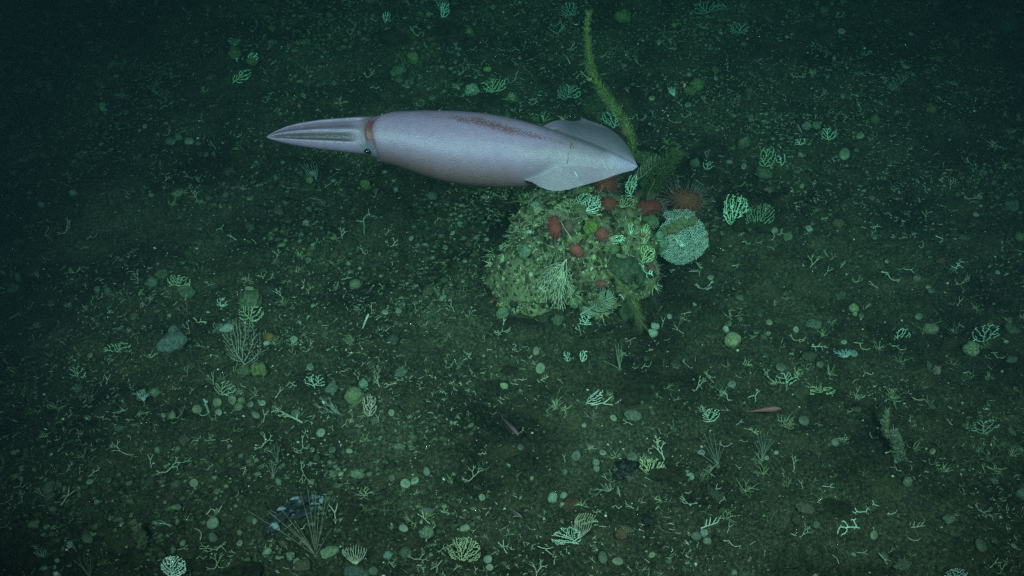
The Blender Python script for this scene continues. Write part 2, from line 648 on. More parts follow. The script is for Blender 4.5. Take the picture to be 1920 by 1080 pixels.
def squid_mesh():
    cr, sr = math.cos(ROLL), math.sin(ROLL)
    hx = np.array([500, 504, 510, 520, 540, 560, 600, 640, 670, 685, 700, 710.])
    ht = np.array([256.4, 252.5, 249, 243.5, 235, 229.5, 222.5, 219, 216.5, 216, 216, 216.])
    hb = np.array([257.6, 260, 262.5, 265.5, 271, 275, 281.5, 286, 290, 293, 297, 299.])
    mx = np.array([700, 720, 735, 780, 820, 860, 900, 950, 980, 1010, 1050, 1100, 1150, 1185, 1195.])
    mc = np.array([257, 258, 259.5, 266, 272.5, 277, 281, 286, 288.5, 291, 294, 299, 305.5, 310.5, 312.])
    mr = np.array([47, 49.5, 51.5, 59, 65.5, 69.2, 70, 67, 62, 56, 46, 33, 18.5, 6.5, .6])
    xs1 = np.concatenate([np.linspace(500, 520, 14), np.linspace(522, 708, 88)])
    t1, b1 = np.interp(xs1, hx, ht), np.interp(xs1, hx, hb)
    fine = np.arange(700, 1196)
    mcf, mrf = gsm(np.interp(fine, mx, mc), 9), gsm(np.interp(fine, mx, mr), 9)
    mrf[-12:] = np.minimum(mrf[-12:], np.linspace(9.0, .6, 12))
    xs2 = np.concatenate([[704.5, 702.6, 702.0, 702.8, 705, 709], np.linspace(714, 1180, 200), np.linspace(1182, 1195, 12)])
    c2 = np.interp(xs2, fine, mcf)
    r2 = np.interp(xs2, fine, mrf)
    r2[:6] = [41.5, 42.6, 44, 45.6, 46.8, 47.4]
    c2[:6] = 257.3
    xs = np.concatenate([xs1, xs2])
    vc = np.concatenate([(t1 + b1) / 2, c2])
    a = np.concatenate([(b1 - t1) / 2, r2])
    b = a * np.where(xs < 690, .8, .96)
    # fins: image rows of the outer edges
    ux = np.array([1000, 1010, 1020, 1035, 1055, 1080, 1090, 1094, 1098, 1106, 1122, 1142, 1162, 1177, 1187, 1195.])
    uy = np.array([243, 238.5, 232.5, 225, 219, 216.8, 214.5, 208, 208.5, 212, 218, 228, 244, 264, 286, 310.])
    lx = np.array([948, 953, 959, 975, 998, 1010, 1025, 1045, 1065, 1090, 1120, 1150, 1172, 1186, 1195.])
    ly = np.array([318, 328, 333, 338.5, 345, 351.5, 356, 358.5, 357, 350.5, 341, 330.5, 324, 320.5, 313.])
    NS = 150
    s = np.linspace(-1, 1, NS)
    top_v, bot_v, col_t, col_b = [], [], [], []
    kd = .22
    for x, c, aa, bb in zip(xs, vc, a, b):
        fin = x > 948
        su = sl = aa
        zf = .80 * bb
        fw = 0.0
        if x > 948:
            fw = min(1, (x - 948) / 40)
        sst = lambda t_: (lambda q_: q_ * q_ * (3 - 2 * q_))(min(1.0, max(0.0, t_)))
        fu, fl = sst((x - 1000) / 55), sst((x - 960) / 85)
        if fin:
            if x > 1000:
                dv = c - np.interp(x, ux, uy)
                su = max(aa, (dv - zf * fu * sr) / (cr - kd * fu * sr))
            dv = np.interp(x, lx, ly) - c
            sl = max(aa, (dv + zf * fl * sr) / (cr + kd * fl * sr))
        y = np.where(s > 0, su, sl) * np.sin(s * math.pi / 2)
        q = np.clip(1 - (y / aa) ** 2, 0, None)
        zb = bb * np.sqrt(q)
        out = np.abs(y) > aa
        zt = zb.copy()
        zbot = -zb
        if x > 948:
            edge = np.clip(np.minimum((su - y), (y + sl)) / 16, 0, 1) ** .6
            # forward edge of the lower fin sweeps from the back line to the flank
            xf = np.interp(-y, [-60, -10, 5, 22, 45, 70, 90], [1012, 1010, 1004, 972, 956, 949, 950])
            on = np.clip((x - xf) / 40, 0, 1)
            on = on * on * (3 - 2 * on)
            zfin = zf - kd * np.abs(y) - 9 * np.clip((np.abs(y) - 25) / 60, 0, 1) ** 2
            ff = np.where(y > 0, fu, fl)
            zfin = zfin * (ff + (1 - ff) * np.clip((aa - np.abs(y)) / (.35 * aa), 0, 1))
            zfin = zfin + ff * 2.4 * np.sin(x * .055 + np.sign(y) * 1.1) * np.clip(np.abs(y) / 60, 0, 1)
            k_ = 5.0
            m_ = np.maximum(zt, zfin)
            zmix = m_ + k_ * .25 * np.clip(1 - np.abs(zt - zfin) / k_, 0, 1) ** 2
            zt = np.where(out, zfin, zt * (1 - on) + np.maximum(zmix, zt + 2.2 * on * np.clip((1040 - x) / 60, 0, 1)) * on)
            th = 5.5 * edge
            zbot = np.where(out, zfin - th, np.where(fin, np.minimum(zbot, np.where(np.abs(y) > aa * .8, zfin - th, zbot)), zbot))
            if not fin:
                zbot = -zb
            zt[0] = zt[-1] = 0 if not fin else 0
            zbot[0], zbot[-1] = zt[0], zt[-1]
            if fin:
                zt[0] = zbot[0] = zfin[0]
                zt[-1] = zbot[-1] = zfin[-1]
                if su <= aa:
                    zt[-1] = zbot[-1] = 0
                if sl <= aa:
                    zt[0] = zbot[0] = 0
        # lip of the mantle sweeps back at the sides
        yn = y / aa
        sig = 26 if x < 704 else 62
        dx = 25 * (yn + .30) ** 2 * math.exp(-((x - 704) / sig) ** 2) * (1 if x > 640 else 0)
        dx = np.minimum(dx, 40)
        for which, z in ((0, zt), (1, zbot)):
            vv = y * cr + z * sr
            qim = (aa - vv) / (2 * aa)           # 0 at upper outline, 1 at lower outline
            zz = z.copy()
            if x < 684 and which == 0:
                amp = 5.5 * min(1, (x - 500) / 60) * min(1, (684 - x) / 22)
                g = (np.exp(-((qim - .115) / .028) ** 2) * 1.5 + np.exp(-((qim - .25) / .10) ** 2) * .75
                     + np.exp(-((qim - .60) / .11) ** 2) * 1.0 - .35 * np.exp(-((qim - .42) / .05) ** 2))
                zz = zz - amp * g
            pts = np.stack([np.full_like(y, x) + dx, c - (y * cr + zz * sr), -y * sr + zz * cr], 1)
            pale = np.array([.184, .119, .214])
            col = np.tile(np.append(pale, 0.0), (NS, 1))
            ell = lambda cc, w: np.exp(-((qim - cc) / w) ** 2)
            if x < 702.5 and aa < 41.6:
                sm = lambda lo, hi, e=.02: np.clip((qim - lo) / e, 0, 1) * np.clip((hi - qim) / e, 0, 1)
                dk = np.clip(sm(.10, .135) * 1.0 + sm(.135, .345, .04) * .62 + sm(.47, .745, .03) * .92 + .8 * np.clip((qim - .98) / .03, 0, 1), 0, 1)
                dk = dk * min(1, max(0, (676 - 8 * 0 - x) / 22)) * min(1, (x - 495) / 25)
                dkc = np.array([.046, .031, .045])
                col[:, :3] = col[:, :3] * (1 - dk[:, None]) + dkc * dk[:, None]
                hd = math.exp(-((x - 686) / 9) ** 2) * .72  # shade of the hollow behind the arms, painted as a grey band
                col[:, :3] = col[:, :3] * (1 - hd) + np.array([.11, .095, .12]) * hd
                rd = (math.exp(-((x - 697) / 11) ** 2)) * np.clip((qim - .06) / .16, 0, 1) * np.clip((.84 - qim) / .2, 0, 1) * .95
                col[:, :3] = col[:, :3] * (1 - rd[:, None]) + np.array([.095, .018, .018]) * rd[:, None]
                ey = math.exp(-((x - 691) / 12) ** 2) * np.exp(-((qim - .80) / .10) ** 2) * .8
                col[:, :3] = col[:, :3] * (1 - ey[:, None]) + np.array([.08, .085, .14]) * ey[:, None]
            elif x < 711:
                rd = np.clip((qim - .1) / .12, 0, 1) * np.clip((.80 - qim) / .12, 0, 1) * np.clip((711 - x) / 8, 0, 1) * .65
                col[:, :3] = col[:, :3] * (1 - rd[:, None]) + np.array([.12, .028, .028]) * rd[:, None]
            if x > 702:
                rim = c - (y * cr + z * sr)      # image row
                line = np.interp(x, [720, 780, 830, 900, 950, 1000, 1065, 1090], [226, 224, 226, 236, 249.5, 262, 275, 281])
                wdt = np.interp(x, [720, 800, 900, 960, 1010, 1070], [7, 9, 13, 12, 7, 4])
                inten = np.interp(x, [720, 780, 850, 890, 960, 1010, 1060, 1085], [.12, .4, .55, .95, .9, .7, .45, 0])
                col[:, 3] = inten * np.exp(-np.abs((rim - line) / wdt) ** 2.2)
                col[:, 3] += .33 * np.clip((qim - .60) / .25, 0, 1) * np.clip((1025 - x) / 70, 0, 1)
                br = np.clip((qim - .62) / .30, 0, 1) * np.clip((1030 - x) / 80, 0, 1) * .85  # brown flank pigment, with shade of the underside painted into it
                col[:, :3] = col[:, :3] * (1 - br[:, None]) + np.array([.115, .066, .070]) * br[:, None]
                if x > 948 and which == 0:
                    fo = np.clip((x - xf) / 60, 0, 1) * np.clip((x - 948) / 40, 0, 1)
                    cr_ = np.array([.176, .128, .194]) * np.clip(1.05 - np.abs(y + 22) / 140, .7, 1)[:, None]
                    up = np.clip((y - 4) / 16, 0, 1)[:, None]
                    thin = 1 - .3 * np.clip((y - .45 * su) / (.5 * su), 0, 1)[:, None]
                    cr_ = cr_ * (1 - up) + np.array([.100, .086, .128]) * thin * up
                    tip = np.clip((x - 1128 - (y + 10) * .0) / 16, 0, 1) * np.clip(1 - np.abs(y) / 26, 0, 1)
                    cr_ = cr_ * (1 - tip[:, None]) + np.array([.215, .175, .285]) * tip[:, None]
                    col[:, :3] = col[:, :3] * (1 - fo[:, None]) + cr_ * fo[:, None]
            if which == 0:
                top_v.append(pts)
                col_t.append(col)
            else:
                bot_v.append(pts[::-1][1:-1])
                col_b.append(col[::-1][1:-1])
    R = len(xs)
    ring = [np.vstack([top_v[i], bot_v[i]]) for i in range(R)]
    cols = [np.vstack([col_t[i], col_b[i]]) for i in range(R)]
    M = len(ring[0])
    P = np.vstack(ring)
    C = np.vstack(cols)
    idx = np.arange(R * M).reshape(R, M)
    nxt = np.roll(idx, -1, axis=1)
    fq = np.stack([idx[:-1].ravel(), nxt[:-1].ravel(), nxt[1:].ravel(), idx[1:].ravel()], 1)
    loc = np.stack([P[:, 0] - 850, -(P[:, 1] - 280), P[:, 2]], 1) * KS
    Y_ = np.concatenate([np.concatenate([np.clip((y_ - .35) / .6, 0, 1), np.clip((y_ - .35) / .6, 0, 1)[::-1][1:-1]]) * (1.0 if x_ > 1012 else 0.0) for x_, y_ in zip(xs, [np.sin(s * math.pi / 2)] * len(xs))])
    return loc, fq, C, Y_


def squid_material():
    m = bpy.data.materials.new('squid_skin')
    m.use_nodes = True
    N, L = m.node_tree.nodes, m.node_tree.links
    bsdf = N['Principled BSDF']
    bsdf.inputs['Roughness'].default_value = .46
    bsdf.inputs['Specular IOR Level'].default_value = .3
    bsdf.inputs['Subsurface Weight'].default_value = .0
    a = N.new('ShaderNodeAttribute')
    a.attribute_name = 'col'
    tc = N.new('ShaderNodeTexCoord')
    vo = N.new('ShaderNodeTexVoronoi')
    vo.inputs['Scale'].default_value = 230
    L.new(tc.outputs['Object'], vo.inputs['Vector'])
    no = N.new('ShaderNodeTexNoise')
    no.inputs['Scale'].default_value = 28
    no.inputs['Detail'].default_value = 6
    no.inputs['Roughness'].default_value = .7
    L.new(tc.outputs['Object'], no.inputs['Vector'])
    # the outer far fin is thin and lets some light through
    at = N.new('ShaderNodeAttribute')
    at.attribute_name = 'thin'
    al = N.new('ShaderNodeMapRange')
    al.inputs['To Min'].default_value = 1.0
    al.inputs['To Max'].default_value = .62
    L.new(at.outputs['Fac'], al.inputs['Value'])
    L.new(al.outputs[0], bsdf.inputs['Alpha'])
    # speckles of red brown pigment cells
    add = N.new('ShaderNodeMath')
    add.operation = 'MULTIPLY_ADD'
    L.new(no.outputs[0], add.inputs[0])
    add.inputs[1].default_value = 1.3
    L.new(a.outputs['Alpha'], add.inputs[2])
    sub = N.new('ShaderNodeMath')
    sub.operation = 'SUBTRACT'
    L.new(add.outputs[0], sub.inputs[0])
    L.new(vo.outputs['Distance'], sub.inputs[1])
    mr = N.new('ShaderNodeMapRange')
    mr.inputs['From Min'].default_value = .55
    mr.inputs['From Max'].default_value = 1.15
    mr.inputs['To Max'].default_value = .92
    L.new(sub.outputs[0], mr.inputs['Value'])
    gate = N.new('ShaderNodeMath')
    gate.operation = 'MULTIPLY'
    mg = N.new('ShaderNodeMapRange')
    mg.inputs['From Min'].default_value = .02
    mg.inputs['From Max'].default_value = .35
    L.new(a.outputs['Alpha'], mg.inputs['Value'])
    L.new(mr.outputs[0], gate.inputs[0])
    L.new(mg.outputs[0], gate.inputs[1])
    mx = N.new('ShaderNodeMix')
    mx.data_type = 'RGBA'
    L.new(gate.outputs[0], mx.inputs[0])
    # fine mottling of the whole skin
    n3 = N.new('ShaderNodeTexNoise')
    n3.inputs['Scale'].default_value = 55
    n3.inputs['Detail'].default_value = 5
    L.new(tc.outputs['Object'], n3.inputs['Vector'])
    m3 = N.new('ShaderNodeMapRange')
    m3.inputs['From Min'].default_value = .3
    m3.inputs['From Max'].default_value = .7
    m3.inputs['To Min'].default_value = .90
    m3.inputs['To Max'].default_value = 1.08
    L.new(n3.outputs[0], m3.inputs['Value'])
    mm = N.new('ShaderNodeMix')
    mm.data_type = 'RGBA'
    mm.blend_type = 'MULTIPLY'
    mm.inputs[0].default_value = 1
    L.new(a.outputs['Color'], mm.inputs[6])
    L.new(m3.outputs[0], mm.inputs[7])
    L.new(mm.outputs[2], mx.inputs[6])
    mx.inputs[7].default_value = (.085, .026, .028, 1)
    L.new(mx.outputs[2], bsdf.inputs['Base Color'])
    # fine wrinkles across the body
    mp = N.new('ShaderNodeMapping')
    mp.inputs['Scale'].default_value = (1, 1.7, 1)
    mp.inputs['Rotation'].default_value = (0, 0, .25)
    L.new(tc.outputs['Object'], mp.inputs['Vector'])
    v2 = N.new('ShaderNodeTexVoronoi')
    v2.inputs['Scale'].default_value = 150
    L.new(mp.outputs[0], v2.inputs['Vector'])
    b = N.new('ShaderNodeBump')
    b.inputs['Strength'].default_value = .2
    b.inputs['Distance'].default_value = .004
    L.new(v2.outputs['Distance'], b.inputs['Height'])
    L.new(b.outputs[0], bsdf.inputs['Normal'])
    return m


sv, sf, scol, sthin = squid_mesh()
sq_rot = Matrix([[U[0], V[0], W[0]], [U[1], V[1], W[1]], [U[2], V[2], W[2]]])
sq_pos = CAMP + ray(850, 280) * SQ_D
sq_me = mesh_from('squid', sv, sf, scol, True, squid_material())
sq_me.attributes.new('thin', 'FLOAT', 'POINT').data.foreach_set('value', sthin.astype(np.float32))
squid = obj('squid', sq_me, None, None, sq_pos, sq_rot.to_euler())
tag(squid, 'large pale mauve squid with red brown streak swimming above the seabed', 'squid')
land('the pale squid', 850, 280)


def sq_surf(px, py):
    """local point of the squid's surface seen at a pixel"""
    q = np.array([(px - 850) * KS, -(py - 280) * KS])
    d = (sv[:, 0] - q[0]) ** 2 + (sv[:, 1] - q[1]) ** 2
    c = np.argsort(d)[:6]
    return sv[c[np.argmax(sv[c, 2])]]


p = sq_surf(692, 284)
p = np.array([(692.5 - 850) * KS, -(286.5 - 280) * KS, p[2]])
ev, ef = ico(3)
eye = obj('eye', mesh_from('eye', ev * np.array([6.2, 5.2, 4.5]) * KS, ef, None, True, M_EYE), squid, None, p + [0, 0, -.5 * KS], (0, 0, -.5))
lidm = MB()
lp = [p + np.array([math.cos(t) * 8.0, math.sin(t) * 6.3, -.6 + 1.2 * math.sin(t)]) * KS for t in np.linspace(-.3, math.pi + .2, 16)]
vv, ff = tube(lp, np.sin(np.linspace(.15, 3.0, 16)) * 1.3 * KS, 7)
lidm.add(vv, ff)
obj('eyelid', lidm.mesh('eyelid', M_SOFT), squid, (.085, .085, .125), None, (0, 0, 0))
gl = sq_surf(676, 291)


def scar(points, w, color):
    pts = [sq_surf(*q) + np.array([0, 0, .1 * KS]) for q in points]
    v_, f_ = tube(pts, w * KS, 4)
    obj('scar', MB().add(v_, f_).mesh('scar', M_SOFT), squid, color)


scar([(1068, 283), (1069, 278), (1071, 273), (1073, 279), (1076, 282)], 1.0, (.07, .04, .05))
scar([(1062.5, 290), (1063.5, 297), (1063, 305), (1061.5, 312)], .8, (.12, .075, .08))
scar([(1055, 305), (1052, 318), (1050, 328)], .7, (.32, .30, .36))
scar([(1128, 293), (1130, 307), (1134, 316), (1140, 325)], .8, (.32, .30, .38))
scar([(1075, 322), (1078, 330), (1082, 337)], 1.5, (.31, .30, .37))

# ================================================================== GROWTH GENERATORS
def colonize(inside, n_attr, step, kill, infl, root, first_dir, seed, bounds, zj=.0, max_it=300):
    """space colonization in 2D; returns nodes (n,2), parent index"""
    rng = np.random.RandomState(seed)
    A = []
    x0, x1, y0, y1 = bounds
    while len(A) < n_attr:
        q = rng.uniform((x0, y0), (x1, y1), (400, 2))
        A += [w for w in q if inside(w[0], w[1])]
    A = np.array(A[:n_attr])
    nodes = [np.array(root, float)]
    par = [-1]
    fd = np.array(first_dir, float)
    fd /= np.linalg.norm(fd)
    for _ in range(max_it):
        P = np.array(nodes)
        d = np.linalg.norm(A[:, None] - P[None], axis=2)
        near = d.argmin(1)
        dm = d[np.arange(len(A)), near]
        if dm.min() > infl:                    # not in reach yet: grow the stem
            nodes.append(nodes[-1] + fd * step)
            par.append(len(nodes) - 2)
            continue
        ok = dm < infl
        grown = 0
        for k in np.unique(near[ok]):
            dirs = A[ok & (near == k)] - P[k]
            dirs /= np.linalg.norm(dirs, axis=1)[:, None] + 1e-9
            g = dirs.mean(0) + rng.normal(0, .12, 2)
            if np.linalg.norm(g) < .05:
                continue
            new = P[k] + g / np.linalg.norm(g) * step
            if np.min(np.linalg.norm(P - new, axis=1)) < step * .55:
                continue
            nodes.append(new)
            par.append(int(k))
            grown += 1
        P = np.array(nodes)
        A = A[np.linalg.norm(A[:, None] - P[None], axis=2).min(1) > kill]
        if not grown or len(A) == 0:
            break
    return np.array(nodes), par


def tree_chains(par, only=None):
    ch = {}
    for i, p_ in enumerate(par):
        if p_ >= 0:
            ch.setdefault(p_, []).append(i)
    return ch


def subtree(ch, i):
    st, out = [i], []
    while st:
        k = st.pop()
        out.append(k)
        st += ch.get(k, [])
    return out


def tree_tubes(mb, P3, par, idxs, rad, n=4, start=None):
    """tubes along the chains of the nodes in idxs"""
    S = set(idxs)
    ch = tree_chains(par)
    for i in idxs:
        p_ = par[i]
        head = p_ < 0 or p_ not in S or ch[p_][0] != i
        if not head:
            continue
        chain = [i] if p_ < 0 else [p_, i]
        k = i
        while True:
            nx_ = [q for q in ch.get(k, []) if q in S]
            if not nx_ or ch[k][0] not in S:
                break
            k = ch[k][0]
            chain.append(k)
        if len(chain) < 2:
            continue
        r = [rad[q] for q in chain]
        r[0] = min(r[0], r[1] * 1.15)
        v_, f_ = tube(P3[chain], r, n)
        mb.add(v_, f_)


def radii(par, r_tip, expo, r_max):
    n = len(par)
    w = np.zeros(n)
    ch = tree_chains(par)
    for i in range(n - 1, -1, -1):
        c = ch.get(i, [])
        w[i] = max(1.0, sum(w[q] for q in c))
    return np.minimum(r_tip * w ** expo, r_max), ch


def fan_coral(name, base_px, outline, label, cat, color, seed, n_attr=260, step=2.2, kill=2.6, infl=14, r_tip=.75, expo=.22, r_max=2.6,
              lean=.35, dome=.12, zj=.8, split=0, first=None, group=None, base_loc=None, material=None, nside=4, short=None, foot=True):
    """branching colony in a fan. outline: function(x, y) in pixels about the base (y up); upright on its base."""
    l_, n_, s_ = base_loc if base_loc else hit(*base_px)
    if l_[2] > hpt(l_[0], l_[1]) + .03 and (first is not None and first[1] < .2):   # hanging on the boulder face
        lean = 1.0
        l_ = l_ + W * 6 * s_
    T = np.array([0, lean, 1.0])
    T /= np.linalg.norm(T)
    Nn = np.cross(U, T)
    sc = 1 / (T @ V)
    xs_ = np.linspace(-120, 120, 81)
    g = [(x, y) for x in xs_ for y in xs_ if outline(x, y)]
    g = np.array(g)
    bounds = (g[:, 0].min(), g[:, 0].max(), g[:, 1].min(), g[:, 1].max())
    fd = first if first is not None else g.mean(0)
    if n_attr >= 40:
        n_attr, step, kill, infl, zj = int(n_attr * 1.9), step * .72, kill * .60, infl * .75, zj * .8
        r_tip *= .86
    nodes, par = colonize(outline, n_attr, step, kill, infl, (0, 0), fd, seed, bounds)
    rng = np.random.RandomState(seed + 5)
    z = np.zeros(len(nodes))
    for i in range(1, len(nodes)):
        z[i] = z[par[i]] + rng.normal(0, zj * .5)
    R0 = max(np.abs(g).max(), 1)
    z = z - .35 * dome * (nodes ** 2).sum(1) / R0
    P3 = (nodes[:, :1] * U + nodes[:, 1:] * sc * T - z[:, None] * Nn) * s_
    rad, ch = radii(par, r_tip, expo, r_max)
    rad = rad * s_
    M_ = material or M_CORAL
    if not split:
        mb = MB()
        tree_tubes(mb, P3, par, list(range(len(par))), rad, nside)
        o = obj(name, mb.mesh(name, M_), None, color, l_)
        tag(o, label, cat, group)
    else:
        o = empty(name, l_, label, cat, group)
        depth = np.zeros(len(par), int)
        for i in range(1, len(par)):
            depth[i] = depth[par[i]] + 1
        heads, done = [], set()
        for i in np.argsort(depth):
            if i in done or depth[i] < 2:
                continue
            sub_ = subtree(ch, i)
            if len(sub_) <= max(8, len(par) / split):
                heads.append(sub_)
                done.update(sub_)
        rest = [i for i in range(len(par)) if i not in done]
        mb = MB()
        tree_tubes(mb, P3, par, rest, rad, 5)
        if mb.n:
            obj('stem', mb.mesh('stem', M_), o, color)
        for h in heads:
            mb = MB()
            tree_tubes(mb, P3, par, sorted(h), rad, nside)
            if mb.n:
                obj('branch', mb.mesh('branch', M_), o, color)
    if short:
        land(short, base_px[0] + g[:, 0].mean(), base_px[1] - g[:, 1].mean())
    return o


def ellip(cx, cy_, rx, ry, rot=0):
    c_, s_ = math.cos(rot), math.sin(rot)

    def f_(x, y):
        dx, dy = x - cx, y - cy_
        return ((dx * c_ + dy * s_) / rx) ** 2 + ((-dx * s_ + dy * c_) / ry) ** 2 < 1
    return f_


def upright_path(base_px, pts, lean=.35, base_loc=None, lift=0):
    """pixel waypoints -> points (relative to base) on a near upright sheet through the base"""
    l_, n_, s_ = base_loc if base_loc else hit(*base_px)
    l_ = l_ + W * lift * s_
    T = np.array([0, lean, 1.0])
    T /= np.linalg.norm(T)
    nn_ = np.cross(U, T)
    o_ = np.array(ray(*base_px))
    b0 = CAMP + o_ * (((l_ - CAMP) @ nn_) / (o_ @ nn_))
    P_ = []
    for x, y in pts:
        d_ = ray(x, y)
        P_.append(CAMP + d_ * (((l_ - CAMP) @ nn_) / (d_ @ nn_)) - b0)
    return l_, s_, np.array(P_)


def smooth_path(P_, n):
    P_ = np.asarray(P_, float)
    t = np.linspace(0, 1, len(P_))
    u = np.linspace(0, 1, n)
    out = np.stack([np.interp(u, t, P_[:, k]) for k in range(3)], 1)
    for _ in range(max(1, n // max(2, 2 * len(P_)))):
        out[1:-1] = (out[:-2] + 2 * out[1:-1] + out[2:]) / 4
    return out


def hairs(mb, pts, dirs, length, r, droop, rng, n=3, seg=3):
    for p_, d_ in zip(pts, dirs):
        L_ = length * rng.uniform(.7, 1.15)
        q = [p_]
        dd = d_.copy()
        for k in range(seg):
            q.append(q[-1] + dd * L_ / seg)
            dd = dd + droop
            dd = dd / np.linalg.norm(dd)
        v_, f_ = tube(q, np.linspace(r, r * .35, seg + 1), n)
        mb.add(v_, f_[:-2])


def bottlebrush(base_px, pts, label, color, hair_px, count, seed, lean=.35, stem_color=(.20, .2, .07), short=None, name='bottlebrush_coral', cat='coral',
                hair_r=.44, stem_r=1.4, sweep=.6, taper=None, group=None, lift=0):
    l_, s_, P_ = upright_path(base_px, pts, lean, None, lift)
    path = smooth_path(P_, 60)
    rng = random.Random(seed)
    o = empty(name, l_, label, cat, group)
    v_, f_ = tube(path, np.linspace(stem_r, stem_r * .5, len(path)) * s_, 6)
    obj('stem', MB().add(v_, f_).mesh('stem', M_BRISTLE), o, stem_color)
    mb = MB()
    tan = np.gradient(path, axis=0)
    tan /= np.linalg.norm(tan, axis=1)[:, None]
    for _ in range(count):
        u = rng.random()
        i = min(58, int(u * 59))
        p_ = path[i] + (path[i + 1] - path[i]) * (u * 59 - i)
        a_ = np.array([rng.gauss(0, 1) for _ in range(3)])
        a_ -= tan[i] * (a_ @ tan[i])
        a_ /= np.linalg.norm(a_)
        d_ = a_ + tan[i] * sweep * rng.uniform(.5, 1.3)
        d_ /= np.linalg.norm(d_)
        if rng.random() > .84 + .3 * math.sin(u * 23 + seed) * math.sin(u * 61):
            continue
        hl = hair_px * (taper(u) if taper else .72 + .5 * math.sin(math.pi * min(1, u + .15))) * s_ * rng.uniform(.75, 1.2)
        hairs(mb, [p_], [d_], hl, hair_r * s_, tan[i] * .28, rng, 3, 3)
    b_ = obj('bristles', mb.mesh('bristles', M_BRISTLE), o, color)
    b_['kind'] = 'stuff'
    if short:
        q = pts[len(pts) // 2]
        land(short, *q)
    return o


def plume(base_px, pts, label, color, pin_px, rows, seed, lean=.35, short=None, name='sea_pen', cat='sea pen', stem_color=None, pin_r=1.2, curve=.35):
    """feather: stem with a neat row of pinnae on each side, each one a part"""
    l_, s_, P_ = upright_path(base_px, pts, lean)
    path = smooth_path(P_, 50)
    rng = random.Random(seed)
    o = empty(name, l_, label, cat)
    v_, f_ = tube(path, np.linspace(2.6, 1.0, 50) * s_, 6)
    obj('stem', MB().add(v_, f_).mesh('stem', M_SOFT), o, stem_color or color)
    tan = np.gradient(path, axis=0)
    tan /= np.linalg.norm(tan, axis=1)[:, None]
    for k in range(rows):
        u = .12 + .86 * k / (rows - 1)
        i = min(49, int(u * 49))
        for sgn in (-1, 1):
            side = np.cross(tan[i], W)
            side /= np.linalg.norm(side)
            d_ = side * sgn + tan[i] * .45 + W * .25
            L_ = pin_px * math.sin(math.pi * min(1, .15 + .8 * u)) ** .6 * s_ * rng.uniform(.88, 1.08)
            q = [path[i]]
            for j in range(5):
                d_ /= np.linalg.norm(d_)
                q.append(q[-1] + d_ * L_ / 5)
                d_ = d_ + tan[i] * curve * .5 - W * .08 + np.array([rng.gauss(0, .05) for _ in range(3)])
            v_, f_ = tube(q, np.linspace(pin_r, pin_r * .5, 6) * s_, 4)
            obj('pinna', MB().add(v_, f_).mesh('pinna', M_SOFT), o, color)
    if short:
        q = pts[len(pts) // 2]
        land(short, *q)
    return o


def whip_fan(base_px, stalks, label, color, short=None, lean=.3, r=.8, name='whip_coral', cat='coral', group=None, seed=1):
    """stiff thin whips from one holdfast; each whip is a part"""
    l_, n_, s_ = hit(*base_px)
    rng = random.Random(seed)
    o = empty(name, l_, label, cat, group)
    v_, f_ = blob(1, (4.5 * s_, 4.5 * s_, 3 * s_), seed)
    obj('holdfast', MB().add(v_, f_).mesh('holdfast', M_SPONGE), o, (.08, .085, .06))
    for (x, y) in stalks:
        ln = lean + rng.uniform(-.12, .12)
        _, _, P_ = upright_path(base_px, [(base_px[0], base_px[1]), ((base_px[0] * 1.1 + x * .9) / 2 + rng.uniform(-2, 2), (base_px[1] + y) / 2), (x, y)], ln)
        q = smooth_path(P_, 10)
        v_, f_ = tube(q, np.linspace(r, r * .45, 10) * s_, 4)
        obj('whip', MB().add(v_, f_).mesh('whip', M_CORAL), o, color)
    if short:
        a_ = np.array(stalks).mean(0)
        land(short, (a_[0] + base_px[0]) / 2, (a_[1] + base_px[1]) / 2)
    return o


